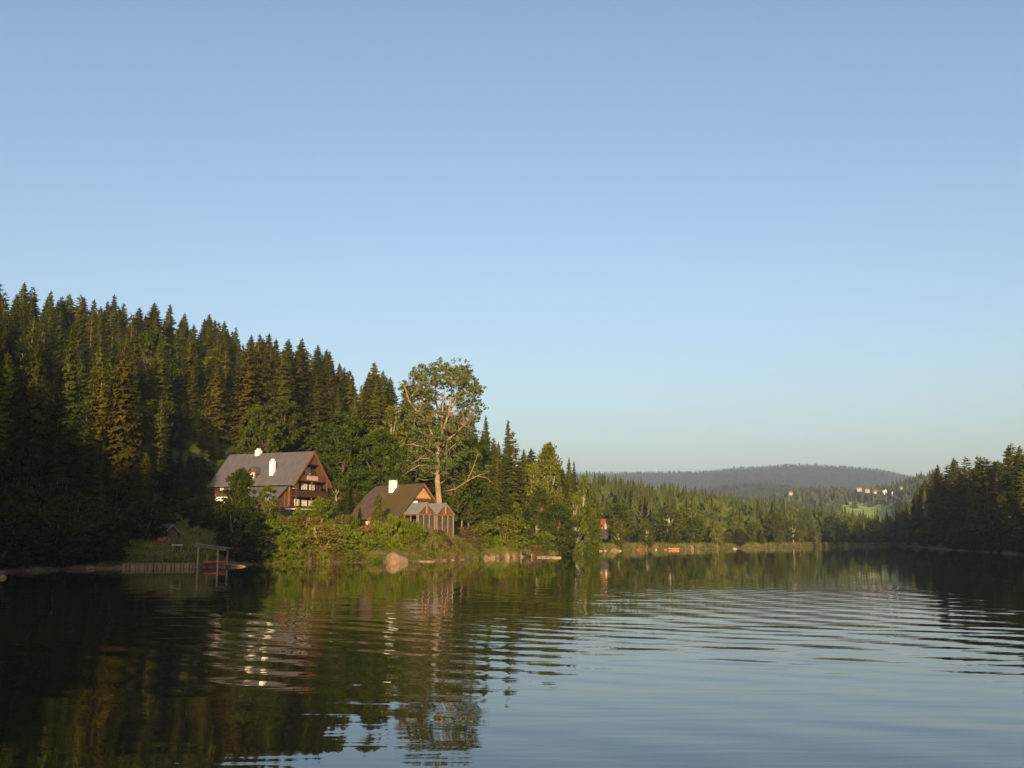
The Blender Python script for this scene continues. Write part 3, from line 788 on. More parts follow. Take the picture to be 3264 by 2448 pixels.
def cottage():
    O = P(398.5, 517.3, 155*KS)
    L, W = 13.9, 9.8
    ze = (O.z - COT_Z)/KS
    zr = (P(422.8, 483.2, 158.2*KS).z - COT_Z)/KS
    h = empty('shingled_cottage', (O.x, O.y, COT_Z), R(-46.6)); h.scale = (KS,)*3
    tag(h, 'low cottage with steep mossy brown roof and twin gabled porches by the ash', 'house')
    k = (zr-ze)/(W/2)
    und = lambda y: ze + k*min(y, W-y) - 0.26
    x0, x1, y0, y1 = -L+0.6, -0.7, 0.8, W-0.8
    w = MB(); w.prism([(y0, -1.0), (y1, -1.0), (y1, und(y1)), (W/2, und(W/2)), (y0, und(y0))], 'x', x0, x1)
    w.build('wall', M['log'], h)
    # roof, with a small hipped corner at the far end
    r = MB(); gable_roof(r, -L+1.1, 0, 0, W, ze, zr, 0.24)
    xa, xb = -L+1.1, -L; hy = 1.3
    zh = zr - k*hy
    r.add([(xa,0,ze),(xa,W/2,zr),(xb,W/2-hy,zh),(xb,0,ze)], [(0,1,2,3)])
    r.add([(xa,W,ze),(xa,W/2,zr),(xb,W/2+hy,zh),(xb,W,ze)], [(3,2,1,0)])
    r.add([(xa,W/2,zr),(xb,W/2+hy,zh),(xb,W/2-hy,zh)], [(0,1,2)])
    r.add([(xa-0.02,0.0,ze-0.24),(xa-0.02,W/2,zr-0.33),(xb,W/2-hy,zh-0.25),(xb,0,ze-0.24)], [(3,2,1,0)])
    r.add([(xb,0,ze),(xb,W/2-hy,zh),(xb,W/2-hy,zh-0.25),(xb,0,ze-0.24)], [(0,1,2,3)])
    ro = r.build('roof', M['roofbrown'], h)
    c = MB(); c.box(-7.65, -6.65, 3.7, 4.6, zr-1.7, zr+0.7); ch = c.build('chimney', M['plaster'], ro)
    c = MB(); c.box(-7.78, -6.52, 3.58, 4.72, zr+0.702, zr+0.84); c.build('chimney_cap', M['darkmetal'], ro)
    zg = 5.15; hw = (zr-0.36-zg)/k
    g = MB(); g.prism([(W/2-hw, zg), (W/2+hw, zg), (W/2, zr-0.36)], 'x', x1+0.002, x1+0.22); g.build('gable_boards', M['gableboard'], h)
    g = MB(); g.box(x1+0.002, x1+0.28, W/2-hw-0.2, W/2+hw+0.2, zg-0.18, zg-0.002); g.build('tie_beam', M['barge'], h)
    for s in (0, 1):
        b = MB(); ya, yb = (0, W/2) if s == 0 else (W, W/2)
        b.prism([(ya, ze+0.03), (yb, zr+0.03), (yb, zr-0.36), (ya, ze-0.3)], 'x', 0.003, 0.06); b.build('barge_board', M['barge'] if s else M['darkwood'], h)
    window(h, 'y', -11.8, 1.1, 0.8, 0.9, y0, -1)
    window(h, 'y', -9.2, 1.1, 0.8, 0.9, y0, -1)
    window(h, 'y', -2.6, 1.1, 0.8, 0.9, y0, -1)
    window(h, 'x', 3.6, 4.42, 1.0, 0.4, x1, 1)
    # two small gabled porches side by side
    for (ya, yb, closed) in ((1.15, 4.62, False), (4.82, 8.35, True)):
        po = MB(); zeP, zrP = 2.62, 4.35; ym = (ya+yb)/2; xe = 3.3
        gable_roof(po, x1+0.002, xe+0.15, ya, yb, zeP, zrP, 0.12)
        pr = po.build('porch_roof', M['roofporch'], h)
        g = MB(); g.prism([(ya+0.25, zeP-0.08), (yb-0.25, zeP-0.08), (ym, zrP-0.30)], 'x', xe-0.12, xe-0.02); g.build('porch_gable', M['redboard'], pr)
        g = MB(); g.box(xe-0.018, xe+0.05, ym-0.10, ym+0.10, zeP, zrP-0.35); g.build('gable_post', M['gableboard'], pr)
        g = MB(); g.box(xe-0.13, xe+0.07, ya, yb, zeP-0.24, zeP-0.083); g.box(x1+0.003, xe-0.132, ya+0.1, ya+0.22, zeP-0.26, zeP-0.122); g.build('porch_beam', M['barge'], pr)
        # glazed front
        n = 3
        for i in range(n+1):
            yy = ya+0.12 + (yb-ya-0.24)*i/n
            wd = 0.09 if i in (0, n) else 0.07
            q = MB(); q.box(xe-0.10, xe+0.02, yy-wd, yy+wd, -0.9, zeP-0.242); q.build('porch_post', M['post'], pr)
        for i in range(3):
            xx = x1+0.6 + i*1.5
            q = MB(); q.box(xx-0.06, xx+0.06, ya+0.08, ya+0.2, -0.9, zeP-0.262); q.build('porch_post', M['post'], pr)
        q = MB(); q.box(xe-0.16, xe-0.102, ya+0.1, yb-0.1, -0.9, 0.85); q.box(x1+0.3, xe-0.2, ya+0.21, ya+0.26, -0.9, 0.85); q.build('porch_parapet', M['darkwood'], pr)
        q = MB(); q.box(xe-0.15, xe-0.13, ya+0.15, yb-0.15, 0.86, zeP-0.26); q.build('pane', M['darkglass'], pr)
M['darkglass'] = plain('dark porch glass', (0.03,0.028,0.022), (0.07,0.06,0.04), 1.5, rough=0.06, spec=0.5)
cottage()

def small_house(name, label, px, ybase, r, L, W, hw, hr, ang, wallm, roofm, base=None, group=None, chim=False, win=True, cat='house'):
    p = P(px, ybase, r)
    h = empty(name, (p.x, p.y, p.z if base is None else base), R(ang))
    tag(h, label, cat, group)
    w = MB(); w.prism([(-W/2, -3.0), (W/2, -3.0), (W/2, hw), (0, hr-0.25), (-W/2, hw)], 'x', -L/2, L/2); w.build('wall', wallm, h)
    k = (hr-hw)/(W/2); o = 0.45
    g = MB(); gable_roof(g, -L/2-0.4, L/2+0.4, -W/2-o, W/2+o, hw-k*o+0.06, hr+0.06, 0.2); ro = g.build('roof', roofm, h)
    if chim: c = MB(); c.box(-0.45, 0.45, -0.9, -0.1, hr-1.2, hr+0.9); c.build('chimney', M['plaster'], ro)
    if win:
        for xx in (-L*0.28, L*0.0, L*0.28): window(h, 'y', xx, hw*0.55, 0.9, 1.0, -W/2, -1)
        window(h, 'x', 0, hw*0.55, 0.9, 1.0, L/2, 1); window(h, 'x', 0, hw+0.6, 0.8, 0.8, L/2, 1)
    return h
M['roofred'] = shingles('red tin roof', (0.22,0.045,0.035), (0.30,0.07,0.05))
M['rooftile'] = shingles('brick red tile roof', (0.15,0.075,0.06), (0.22,0.11,0.085))
M['creamwall'] = plain('cream wall', (0.26,0.21,0.17), (0.38,0.32,0.26), 1.0)
M['greywood'] = boards('grey boards', (0.06,0.05,0.045), (0.12,0.10,0.085), 0.2, 'XY')
small_house('red_roofed_cabin', 'small cabin with a bright red roof among trees on the far bank', 601, 529.5, 318, 3.3, 3.2, 1.3, 3.2, -35, M['greywood'], M['roofred'], chim=False)
small_house('barn', 'dark barn with grey roof in the wood uphill left of the lodge', 196, 467, 214, 5.6, 4.0, 1.9, 3.6, -6, M['darkwood'], M['roofdark'], win=False, cat='barn')
small_house('garden_hut', 'little dark hut on the shaded lawn left of the lodge', 165.5, 540, 138, 2.4, 1.8, 1.1, 2.0, -38, M['darkwood'], M['roofdark'], win=False, cat='hut')
VG = 'houses of the distant village'
for (px, y, L, W, hw, hr, ang, wm, rm, lab) in (
    (859.6, 489.6, 12, 9, 4.0, 8.0, -30, 'creamwall', 'rooftile', 'leftmost village house, pinkish roof, at the top of the distant meadow'),
    (867.3, 491.2, 10, 9, 6.0, 10, 35, 'creamwall', 'roofdark', 'white village house under a dark roof, second from the left above the meadow'),
    (875.3, 492.2, 11, 8, 3.0, 7.0, 10, 'creamwall', 'roofred', 'low red roofed village house in the middle of the distant row'),
    (884, 493.0, 12, 10, 7.0, 11, -60, 'plaster', 'rooftile', 'tallest white village house, right of the low red roofed one'),
    (893.5, 494.6, 8, 8, 6.0, 10, 50, 'plaster', 'rooftile', 'small white village house at the right end of the row'),
    (901.1, 488.6, 8, 7, 3.5, 7.0, 20, 'creamwall', 'rooftile', 'lone pale house apart from the village on the wooded slope to its right'),
    (790.3, 493.5, 10, 8, 3.5, 7.0, 15, 'creamwall', 'rooftile', 'lone pinkish farmhouse beside the small bright meadow left of the village')):
    small_house('village_house', lab, px, y, 1660, L*.55, W*.5, hw*.55, hr*.52, ang, M[wm], M[rm], group=VG, win=False)

# ------------------------------------------------------------------ shore things
def shelter():
    p = P(211, 566, 122); 
    s = empty('boat_shelter', (p.x, p.y, 0), R(3)); tag(s, 'open boat shelter with thin slanting roof on bare posts at the dark shore', 'shelter')
    hL, hR = P(197, 543.6, 122).z, P(225, 548.0, 122).z
    m = MB(); m.prism([(-2.05, hL), (1.95, hR), (1.95, hR-0.14), (-2.05, hL-0.14)], 'y', -1.3, 2.0); m.build('roof', M['greywood'], s)
    for (xx, yy) in ((-1.3,-0.9),(-0.85,1.6),(0.95,-0.9),(1.45,1.6)):
        zz = hL + (hR-hL)*(xx+2.05)/4.0 - 0.15
        m = MB(); m.box(xx-0.09, xx+0.09, yy-0.09, yy+0.09, -1.0, zz); m.build('post', M['post'], s)
    for yy in (-0.9, 1.6):
        m = MB(); m.bar((-1.6, yy-0.14, hL-0.28), (1.8, yy-0.14, hR-0.22), 0.08, 0.12); m.build('beam', M['post'], s)
    m = MB(); m.box(-1.9, 1.9, 0.6, 1.9, 0.15, 0.27); m.build('deck', M['darkwood'], s)
shelter()

def hull(L=3.6, W=1.35, Hh=0.5, n=13, blunt=0.25, sheer=0.18):
    """open rowing boat: lofted outer and inner skins"""
    rows = []
    for i in range(n):
        t = i/(n-1); x = (t-0.5)*L
        w = W/2*(1-abs(2*t-1)**2.6 if t > 0.5 else 1-(1-blunt)*abs(2*t-1)**3)
        w = max(w, 0.03); zt_ = Hh + sheer*(2*t-1)**2; zb = 0.02 + 0.12*max(0, 2*t-1)**3
        rows.append((x, w, zb, zt_))
    vs, fs = [], []
    for (x, w, zb, zz) in rows:
        prof = [(-w, zz), (-w*0.92, zz*0.55), (-w*0.6, zb+0.05), (0, zb), (w*0.6, zb+0.05), (w*0.92, zz*0.55), (w, zz)]
        inn = [(a*0.90, b+(0.0 if j in (0, 6) else 0.06)) for j, (a, b) in enumerate(prof)]
        vs += [(x, a, b) for a, b in prof] + [(x*0.985, a, b) for a, b in inn[::-1]]
    k = 14
    for i in range(n-1):
        for j in range(k):
            jj = (j+1) % k
            fs.append((i*k+j, i*k+jj, (i+1)*k+jj, (i+1)*k+j))
    fs.append(tuple(range(k))); fs.append(tuple((n-1)*k+j for j in range(k-1, -1, -1)))
    return vs, fs
def boat(px, y, r, L, ang, cm, seatm, label, z=-0.1, roll=0, group='boats drawn up at the waterside', name='rowing_boat'):
    p = P(px, y, r)
    o = empty(name, (p.x, p.y, z), R(ang)); o.rotation_euler = (R(roll), 0, R(ang)); tag(o, label, 'boat', group)
    vs, fs = hull(L, L*0.40, L*0.16)
    MB().add(vs, fs).build('hull', cm, o, True)
    for t in (-0.22, 0.08, 0.3):
        m = MB(); w = L*0.17*(1 if t < 0.2 else 0.75); m.box(L*t-0.12, L*t+0.12, -w, w, L*0.115, L*0.115+0.035); m.build('thwart', seatm, o)
    m = MB(); 
    for s in (-1, 1): m.tube([(-L*0.42, s*L*0.165, L*0.185), (0, s*L*0.2, L*0.165), (L*0.3, s*L*0.165, L*0.185), (L*0.47, s*0.05, L*0.22)], [0.03]*4, 5)
    m.build('gunwale', seatm, o)
    return o
def paint(n, c): return plain(n, tuple(x*0.85 for x in c), c, 3.0, rough=0.45)
M['redpaint'] = paint('faded red boat paint', (0.26,0.05,0.03)); M['orangepaint'] = paint('orange boat paint', (0.50,0.12,0.03))
M['creampaint'] = paint('cream boat paint', (0.80,0.62,0.30)); M['tealpaint'] = paint('pale teal boat paint', (0.35,0.55,0.48))
boat(640, 549, 322, 2.6, 12, M['redpaint'], M['redpaint'], 'faded red boat lying at the foot of the far bank, leftmost of the boats')
boat(666, 549, 326, 2.2, 60, M['orangepaint'], M['orangepaint'], 'small orange boat just left of the cream and orange one')
boat(674.8, 549, 326, 2.9, 5, M['orangepaint'], M['creampaint'], 'orange boat with cream inside, brightest of the boats on the far bank')
boat(669.6, 548.6, 331, 2.2, 80, M['tealpaint'], M['white'], 'pale teal boat pulled up behind the two orange boats', z=0.15)
boat(214, 562, 122.4, 2.6, 15, M['redpaint'], M['darkwood'], 'dull red boat kept under the open boat shelter', z=0.3)
o = boat(119.5, 559, 132, 2.4, 8, M['greywood'], M['greywood'], 'grey upturned boat on the dark bank at the far left', z=0, name='rowing_boat'); o.location.z = ground_z(o.location.x, o.location.y) + 0.75; o.rotation_euler = (R(180), 0, R(8))

def shore_wall():
    a = P(122, 566.3, 121.5); b = P(194, 566.3, 121)
    a.z = b.z = 0
    d = (b-a); n = 24
    o = empty('timber_bank_wall', a, 0); tag(o, 'low timber bank wall of upright stakes left of the boat shelter', 'wall')
    m = MB(); m.bar((0,0.12,0.1), tuple(d+Vector((0,0.12,0.1))), 0.12, 0.75); m.build('planking', M['post'], o)
    m = MB(); m.bar((0,-0.0,0.52), tuple(d+Vector((0,0.0,0.52))), 0.34, 0.06); m.build('cap_rail', M['post'], o)
    for i in range(n):
        q = d*((i+0.5)/n); m = MB(); m.box(q.x-0.06, q.x+0.06, q.y-0.1, q.y+0.02, -0.6, 0.46+0.02*math.sin(i*2.1)); m.build('stake', M['greywood'] if i % 3 else M['post'], o)
shore_wall()

def rock_mesh(seed, sub=4, rough=0.35, flat=0.6, facet=0.0):
    import bmesh
    b = bmesh.new(); bmesh.ops.create_icosphere(b, subdivisions=sub, radius=1.0)
    off = Vector((seed*3.7, seed*1.3, -seed*2.1))
    rs = np.random.default_rng(seed); cuts = []
    for i in range(int(facet)):
        nrm = Vector(rs.normal(size=3)).normalized(); cuts.append((nrm, 0.50+0.30*rs.random()))
    for v in b.verts:
        p = v.co.copy()
        k = 1 + rough*mnoise.noise(p*0.9+off) + rough*0.4*mnoise.noise(p*2.6+off) + rough*0.14*mnoise.noise(p*7+off)
        p = p*k
        for nrm, dd in cuts:
            t = p.dot(nrm)
            if t > dd: p -= nrm*(t-dd)*0.97
        v.co = p
        v.co.z = v.co.z*flat
    me = bpy.data.meshes.new('rock'); b.to_mesh(me); b.free()
    for pl in me.polygons: pl.use_smooth = False
    return me
M['granite'] = plain('warm granite', (0.10,0.060,0.032), (0.27,0.175,0.10), 1.6, bump=0.05)
M['granitepale'] = plain('pale lichen granite', (0.18,0.12,0.08), (0.38,0.30,0.22), 1.3, bump=0.05)
M['redrock'] = plain('reddish brown rock', (0.08,0.04,0.024), (0.22,0.12,0.065), 2.0, bump=0.05)
rocks = {}
def rock(px, py, r, wpx, hpx, mt, label, seed, group='stones along the waterline', deep=1.0, dz=0.0, name='rock', rz=None):
    key = (seed, mt)
    if key not in rocks:
        me = rock_mesh(seed, 4 if name == 'boulder' else 3, facet=14 if name == 'boulder' else 10); me.materials.append(M[mt]); rocks[key] = me
    p = P(px, py, r); o = add_obj(name, rocks[key])
    w = wpx*r/FPX/2; h = hpx*r/FPX
    o.location = (p.x, p.y, dz); o.scale = (w, w*deep, h/0.6*0.92); o.rotation_euler = (0, 0, random.random()*0.8 if rz is None else rz)
    return tag(o, label, 'rock', group)
rock(397.5, 561.6, 143, 26, 15, 'granite', 'big pale boulder standing in the water in front of the cottage', 3, name='boulder', deep=0.8, rz=0.4)
rock(54, 566, 120, 48, 3.6, 'redrock', 'long low slab of rock at the water at far left', 5, deep=0.22, rz=0.0)
rock(42, 566.5, 119, 26, 3.0, 'granite', 'flat stone against the left end of the long slab at far left', 6, deep=0.3, rz=0.0)
rock(87.5, 566, 120, 13, 3.4, 'redrock', 'short low rock just right of the long slab', 8, deep=0.5)
rock(1, 574, 95, 10, 3.6, 'granite', 'stone in the water cut by the left edge of the photo', 9, deep=0.7)
rock(236, 565, 125, 22, 2.6, 'granite', 'low stone bank just right of the boat shelter', 10, deep=0.4, rz=0)
rock(427, 560.8, 149, 20, 1.6, 'granite', 'flat white topped stone right of the big boulder', 12, deep=0.3, rz=0.1)
for i, (px, w, h, mt, lab) in enumerate(((443,10,1.8,'redrock','small dark stone right of the flat white topped stone'),(451,8,1.6,'redrock','low reddish stone midway between boulder and stone heap'),(461,9,1.4,'redrock','thin reddish stone left of the stone heap'),
    (483,18,4.6,'redrock','broad reddish stone at the left end of the stone heap'),(491,9,6.5,'granite','tallest tan stone of the heap right of the cottage'),(497,7,4.0,'redrock','small reddish stone behind the tallest of the heap'),
    (506,8,5.2,'granite','rounded tan stone right of the tallest one'),(513,8,4.6,'redrock','rounded reddish stone at the right end of the heap'),(521,6,2.0,'granite','little stone between the heap and the jetty'))):
    rock(px, 560, r_of_shore(float(np.interp(px, [440,480,520],[560.8,559,557])))+0.3, w, h, mt, lab, 20+i % 5, deep=0.7)
for i, (px, r, w, h, mt, lab) in enumerate(((578,274,7,2.4,'granite','brown stone at the foot of the trees on the point'),(600.5,289,5,1.8,'granitepale','leftmost pair stone below the red roofed cabin'),(605.5,293,4,1.6,'granitepale','pale stone right beside the leftmost pair stone below the cabin'),
    (614,295,11,3.0,'granite','orange brown stone heap below the pale birch on the far bank'),(620,291,4,1.6,'granitepale','pale stone at the right tip of the orange brown heap'),(646,322,3,1.2,'granite','tiny stone right of the red boat'),
    (656,322,3,2.0,'granitepale','small pale stone between red and orange boats'),(692.2,337,5.5,4.4,'granite','pointed brown stone right of the orange boats'),(735,364,5,1.8,'granitepale','flat grey stone farthest along the bank'))):
    rock(px, 549, r, w, h, mt, lab, 30+i % 4, deep=0.6)

def jetty():
    a = P(518, 555, 189); b = P(549, 557, 182)
    o = empty('jetty', (a.x, a.y, 0), 0); tag(o, 'low plank jetty sloping into the water from the point', 'jetty')
    z0 = 1.15; d = Vector((b.x-a.x, b.y-a.y, 0)); nrm = Vector((-d.y, d.x, 0)).normalized()
    m = MB()
    m.bar((0,0,z0), tuple(d+Vector((0,0,0.30))), 0.9, 0.10); m.build('gangway', M['greywood'], o)
    m = MB(); e = d*1.0; m.bar(tuple(e*0.72+Vector((0,0,0.12))), tuple(e*1.28+Vector((0,0,0.12))), 1.5, 0.14); m.build('float', M['paleboard'], o)
    for t in (0.1, 0.45, 0.8, 1.2):
        q = d*t; m = MB(); m.box(q.x-0.08,q.x+0.08,q.y-0.62,q.y-0.46,-1.0, max(0.3, z0*(1-t)+0.12)); m.build('post', M['post'], o)
jetty()
def on_ground(px, py, r0=100.0, r1=700.0):
    """first ground met by the line of sight through a pixel"""
    r = r0
    while r < r1:
        p = P(px, py, r)
        if ground_z(p.x, p.y) >= p.z: return p, r
        r += 0.5
    return P(px, py, r0), r0
def pole(px, ytop, ybase, r, w, lean, label):
    a, r = on_ground(px, ybase, 120); b = P(px+lean, ytop, r)
    m = MB(); z0 = ground_z(a.x, a.y); L = b.z-a.z
    m.tube([(0,0,min(-0.3, z0-a.z-0.3)), (0,0,0), ((b.x-a.x)*.5, 0, L*0.5), ((b.x-a.x), 0, L)], [w, w, w*0.95, w*0.8], 7)
    o = m.build('wooden_pole', M['barkpale'], None, True); o.location = a; tag(o, label, 'pole', 'bare poles on the bank')
pole(420.5, 525.5, 541, 152, 0.16, -1.0, 'leaning bare pole in the grass below the twin porches')
pole(461.5, 520, 530, 158, 0.15, 0.6, 'short upright pole right of the porches')

def table(px, y, r):
    p, r = on_ground(px, y, 110); z = ground_z(p.x, p.y)
    o = empty('garden_table', (p.x, p.y, z), R(8)); tag(o, 'pale topped garden table on the shaded lawn left of the shelter', 'table')
    m = MB(); m.box(-0.6,0.6,-0.4,0.4,0.72,0.78); m.build('tabletop', M['plaster'], o)
    for sx_ in (-0.48, 0.48):
        for sy_ in (-0.3, 0.3):
            m = MB(); m.box(sx_-0.04, sx_+0.04, sy_-0.04, sy_+0.04, -0.1, 0.72); m.build('leg', M['post'], o)
table(177, 552, 128)
def bench(px, y, r):
    p, r = on_ground(px, y, 110); z = ground_z(p.x, p.y)
    o = empty('garden_bench', (p.x, p.y, z), R(-10)); tag(o, 'orange brown bench on the lawn near the little dark hut', 'bench')
    m = MB(); m.box(-0.6,0.6,-0.2,0.22,0.42,0.48); m.build('seat', M['barge'], o)
    m = MB(); m.box(-0.6,0.6,0.24,0.29,0.55,0.9); m.build('backrest', M['barge'], o)
    for s in (-0.5, 0.5):
        m = MB(); m.box(s-0.04,s+0.04,-0.18,-0.1,-0.1,0.42); m.box(s-0.04,s+0.04,0.222,0.30,-0.1,0.55); m.build('leg', M['darkwood'], o)
bench(160.5, 546, 136)

# ------------------------------------------------------------------ the big ash tree
def ash():
    r = 181.0
    g = np.random.default_rng(77); rd = random.Random(5)
    base = P(440, 505, r); gz = ground_z(base.x, base.y)
    sc = r/1007.0
    def W(px, py, dy=0.0):                 # limb points in metres from the foot of the tree
        return Vector(((px-440)*sc, dy, (505-py)*sc + (base.z-gz)))
    o = empty('ash_tree', (base.x, base.y, gz), 0)
    tag(o, 'tall old tree with pale trunk, bare lower limbs and open crown behind cottage', 'tree')
    mb = MB()
    def limb(pts, r0, r1, n=8):
        k = len(pts); mb.tube(pts, [r0+(r1-r0)*i/(k-1) for i in range(k)], n)
    limb([Vector((0.1,0,-1)), W(439.5,505), W(437,480), W(437,462), W(437,446)], 0.60, 0.42, 10)
    mains = [
        ([W(437,450), W(432,436,-.5), W(428,422,-1), W(424,408,-1.5), W(421,394,-2)], .34, .10),
        ([W(437,448), W(439,434,1), W(441,420,1), W(441,404,1.5), W(443,386,1)], .34, .10),
        ([W(438,446), W(443,430,-1), W(448,414,-1.5), W(456,399,-2), W(464,387,-2)], .30, .08),
        ([W(441,420,1), W(436,408,2.5), W(433,396,3), W(432,380,3.5)], .26, .08),
        ([W(428,422,-1), W(417,412,-3), W(409,402,-3.5), W(405,388,-4)], .24, .07),
        ([W(448,414,-1.5), W(450,400,0), W(450,384,1), W(452,370,1)], .24, .06),
        ([W(456,399,-2), W(467,396,-3), W(476,392,-3)], .18, .05),
        ([W(437,446), W(447,441,-2), W(456,434,-2), W(464,426,-3)], .26, .06),
    ]
    tips = []
    for pts, a, b in mains: limb(pts, a, b, 7)
    # side branches and twigs carrying tufts of leaves, filling the crown
    env = [(401,404),(404,385),(404,376),(412,366),(424,364),(436,360),(448,362),(460,370),(470,378),(478,388),(481,400),(478,412),(470,420)]
    cen = W(441, 402)
    srcs = [p for pts, a, b in mains for p in pts[1:]]
    C, Rr = [], []
    n_t = 0
    while n_t < 560:
        # sample a tuft position in the crown ellipsoid, dense toward the rim
        a = rd.uniform(0, 2*math.pi); q = rd.random()**0.36; el = rd.uniform(-1, 1)
        x = math.cos(a)*q; z = math.sin(a)*q
        px = 441 + x*41; py = 397 - z*(36 if z > 0 else 44)
        if z < -0.1 and abs(x) < 0.45 and rd.random() < 0.55: continue
        dy = el*6.0*math.sqrt(max(0, 1-q*q*0.8))
        t = W(px, py, dy)
        s = min(srcs, key=lambda k: (k-t).length + max(0, k.z-t.z)*2)
        m1 = s*0.55 + t*0.45 + Vector((rd.gauss(0,.35), rd.gauss(0,.35), -0.25+rd.gauss(0,.25)))
        mb.tube([s, m1, t], [0.06, 0.035, 0.012], 4)
        C.append(t); Rr.append(0.22+0.42*rd.random())
        if rd.random() < 0.6:
            t2 = t + Vector((rd.gauss(0,.8), rd.gauss(0,.8), rd.gauss(0.3,.6)))
            mb.tube([m1, (m1+t2)/2+Vector((0,0,.1)), t2], [0.04,0.03,0.01], 3); C.append(t2); Rr.append(0.30+0.4*rd.random())
        n_t += 1
    # leafless lower limbs
    dead = [([W(437,470), W(426,466,-2), W(419,467,-3), W(412,472,-4), W(404,477,-4)], .16),
            ([W(437,463), W(428,459,-2), W(421,460,-3), W(414,464,-3)], .13),
            ([W(436,456), W(424,448,-3), W(413,446,-4), W(404,447,-4)], .20),
            ([W(437,486), W(446,478,2), W(455,474,3)], .12),
            ([W(440,458), W(450,450,-2), W(459,442,-3)], .15),
            ([W(442,492), W(456,490,-3), W(468,483,-5), W(478,478,-6), W(490,474,-6)], .20),
            ([W(468,483,-5), W(474,470,-5), W(479,455,-5)], .12),
            ([W(478,478,-6), W(488,480,-6), W(494,486,-6)], .07),
            ([W(437,478), W(425,481,-2), W(417,479,-3)], .09),
            ([W(436,474), W(423,470,2), W(412,463,3), W(400,461,4)], .11),
            ([W(436,466), W(420,455,2), W(406,446,3)], .09)]
    for pts, a in dead:
        limb(pts, a, 0.02, 5)
        for p in pts[1:]:
            for k in range(3):
                e = p + Vector((rd.gauss(0,.9), rd.gauss(0,.9), rd.gauss(0.2,.7)))
                mb.tube([p, (p+e)/2+Vector((0,0,0.15)), e], [a*0.3, a*0.2, 0.01], 3)
    for k in range(260):     # sparse tufts lower down the crown
        t = W(rd.gauss(438,20), rd.uniform(428,476), rd.uniform(-5,5)); s = min(srcs, key=lambda q: (q-t).length)
        
        if k % 6 == 0: mb.tube([s, (s+t)/2+Vector((0,0,-.4)), t], [0.045,0.03,0.01], 3)
        C.append(t); Rr.append(0.4+0.4*rd.random())
    mb.build('trunk', M['barkpale'], o, True)
    T = leaf_cloud(g, np.array([c[:] for c in C]), np.array(Rr), 24, 0.28, 0.8)
    add_obj('crown', np_mesh('ash crown', T, np.arange(len(T)).reshape(-1,3), M['ashleaf']), o)
ash()

# ------------------------------------------------------------------ single trees one can pick out
def TP(*a, **k): return tree_px(*a, **k)
# the sunlit and the shaded spruces on the left shore
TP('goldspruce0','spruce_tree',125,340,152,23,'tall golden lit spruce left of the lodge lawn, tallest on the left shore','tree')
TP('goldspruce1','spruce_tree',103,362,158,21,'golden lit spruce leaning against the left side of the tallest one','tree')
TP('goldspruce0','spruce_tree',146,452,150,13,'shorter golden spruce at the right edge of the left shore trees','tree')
TP('spruce2','spruce_tree',72,325,156,20,'dark spruce with sunlit drooping boughs left of the golden pair','tree')
TP('spruce4','spruce_tree',38,338,150,22,'dark spruce at the left, two in from the photo edge','tree')
TP('spruce1','spruce_tree',8,350,146,22,'black green spruce at the left edge of the photo, nearest the water','tree')
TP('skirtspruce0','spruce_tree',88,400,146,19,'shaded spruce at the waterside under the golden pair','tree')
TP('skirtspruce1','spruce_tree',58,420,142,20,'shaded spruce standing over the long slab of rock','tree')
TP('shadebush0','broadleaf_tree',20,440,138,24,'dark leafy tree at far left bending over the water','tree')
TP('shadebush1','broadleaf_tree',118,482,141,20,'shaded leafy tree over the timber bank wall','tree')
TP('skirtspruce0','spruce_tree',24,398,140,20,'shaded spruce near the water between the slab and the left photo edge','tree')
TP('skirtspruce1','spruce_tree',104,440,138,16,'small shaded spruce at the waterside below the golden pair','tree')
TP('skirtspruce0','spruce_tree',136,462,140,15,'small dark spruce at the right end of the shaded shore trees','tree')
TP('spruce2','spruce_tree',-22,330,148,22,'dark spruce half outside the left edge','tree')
for (q, yt, rr, ww) in ((172,405,208,11),(184,398,214,12),(198,410,212,11),(209,418,208,10),(216,428,205,9),(178,430,203,10),(205,436,206,9),(160,425,190,11),(170,440,188,9),(181,446,186,8),(190,450,190,9),(200,455,192,8),(152,450,180,9)):
    TP('skirtspruce%d' % (int(q) % 2), 'spruce_tree', q, yt, rr, ww, 'dark spruce round the grey roofed barn uphill left of the lodge', 'tree', 'spruces round the barn')
TP('pine0','pine_tree',162,398,176,11,'thin shaded pine at the top of the lawn','tree')
# broadleaves and pines on the slope
TP('broad0','broadleaf_tree',152,328,232,23,'big round dark green tree amid the spruces upper left','tree')
TP('goldspruce1','spruce_tree',190,335,240,15,'bright feathery spruce right of the big round tree','tree')
TP('goldspruce0','spruce_tree',217,368,214,17,'broad layered spruce above the left end of the lodge roof','tree')
TP('pine0','pine_tree',271,346,236,17,'sunlit pine with bare lower trunk above the lodge roof','tree')
TP('broad2','broadleaf_tree',262,404,204,23,'round leafy tree behind the left part of the lodge roof','tree')
TP('broad1','broadleaf_tree',284,398,210,21,'leafy tree behind the middle of the lodge roof','tree')
TP('oval1','broadleaf_tree',345,410,196,30,'broad linden behind and right of the lodge','tree')
TP('oval0','broadleaf_tree',380,428,190,24,'leafy tree between lodge and cottage chimney','tree')
TP('birch1','birch_tree',392,405,206,19,'tall pale green tree just left of the old ash','tree')
TP('spruce1','spruce_tree',330,350,235,14,'slim spruce rising over the linden','tree')
TP('birch0','birch_tree',337,478,188,12,'thin birch at the right corner of the lodge','tree')
TP('birch2','birch_tree',353,488,180,11,'young birch left of the cottage roof','tree')
TP('broad2','broadleaf_tree',469,440,190,22,'green leafy tree right of the ash trunk','tree')
TP('birch1','birch_tree',417,432,196,15,'pale leafy tree directly left of the ash trunk','tree')
TP('broad2','broadleaf_tree',402,448,184,16,'leafy tree behind the cottage chimney','tree')
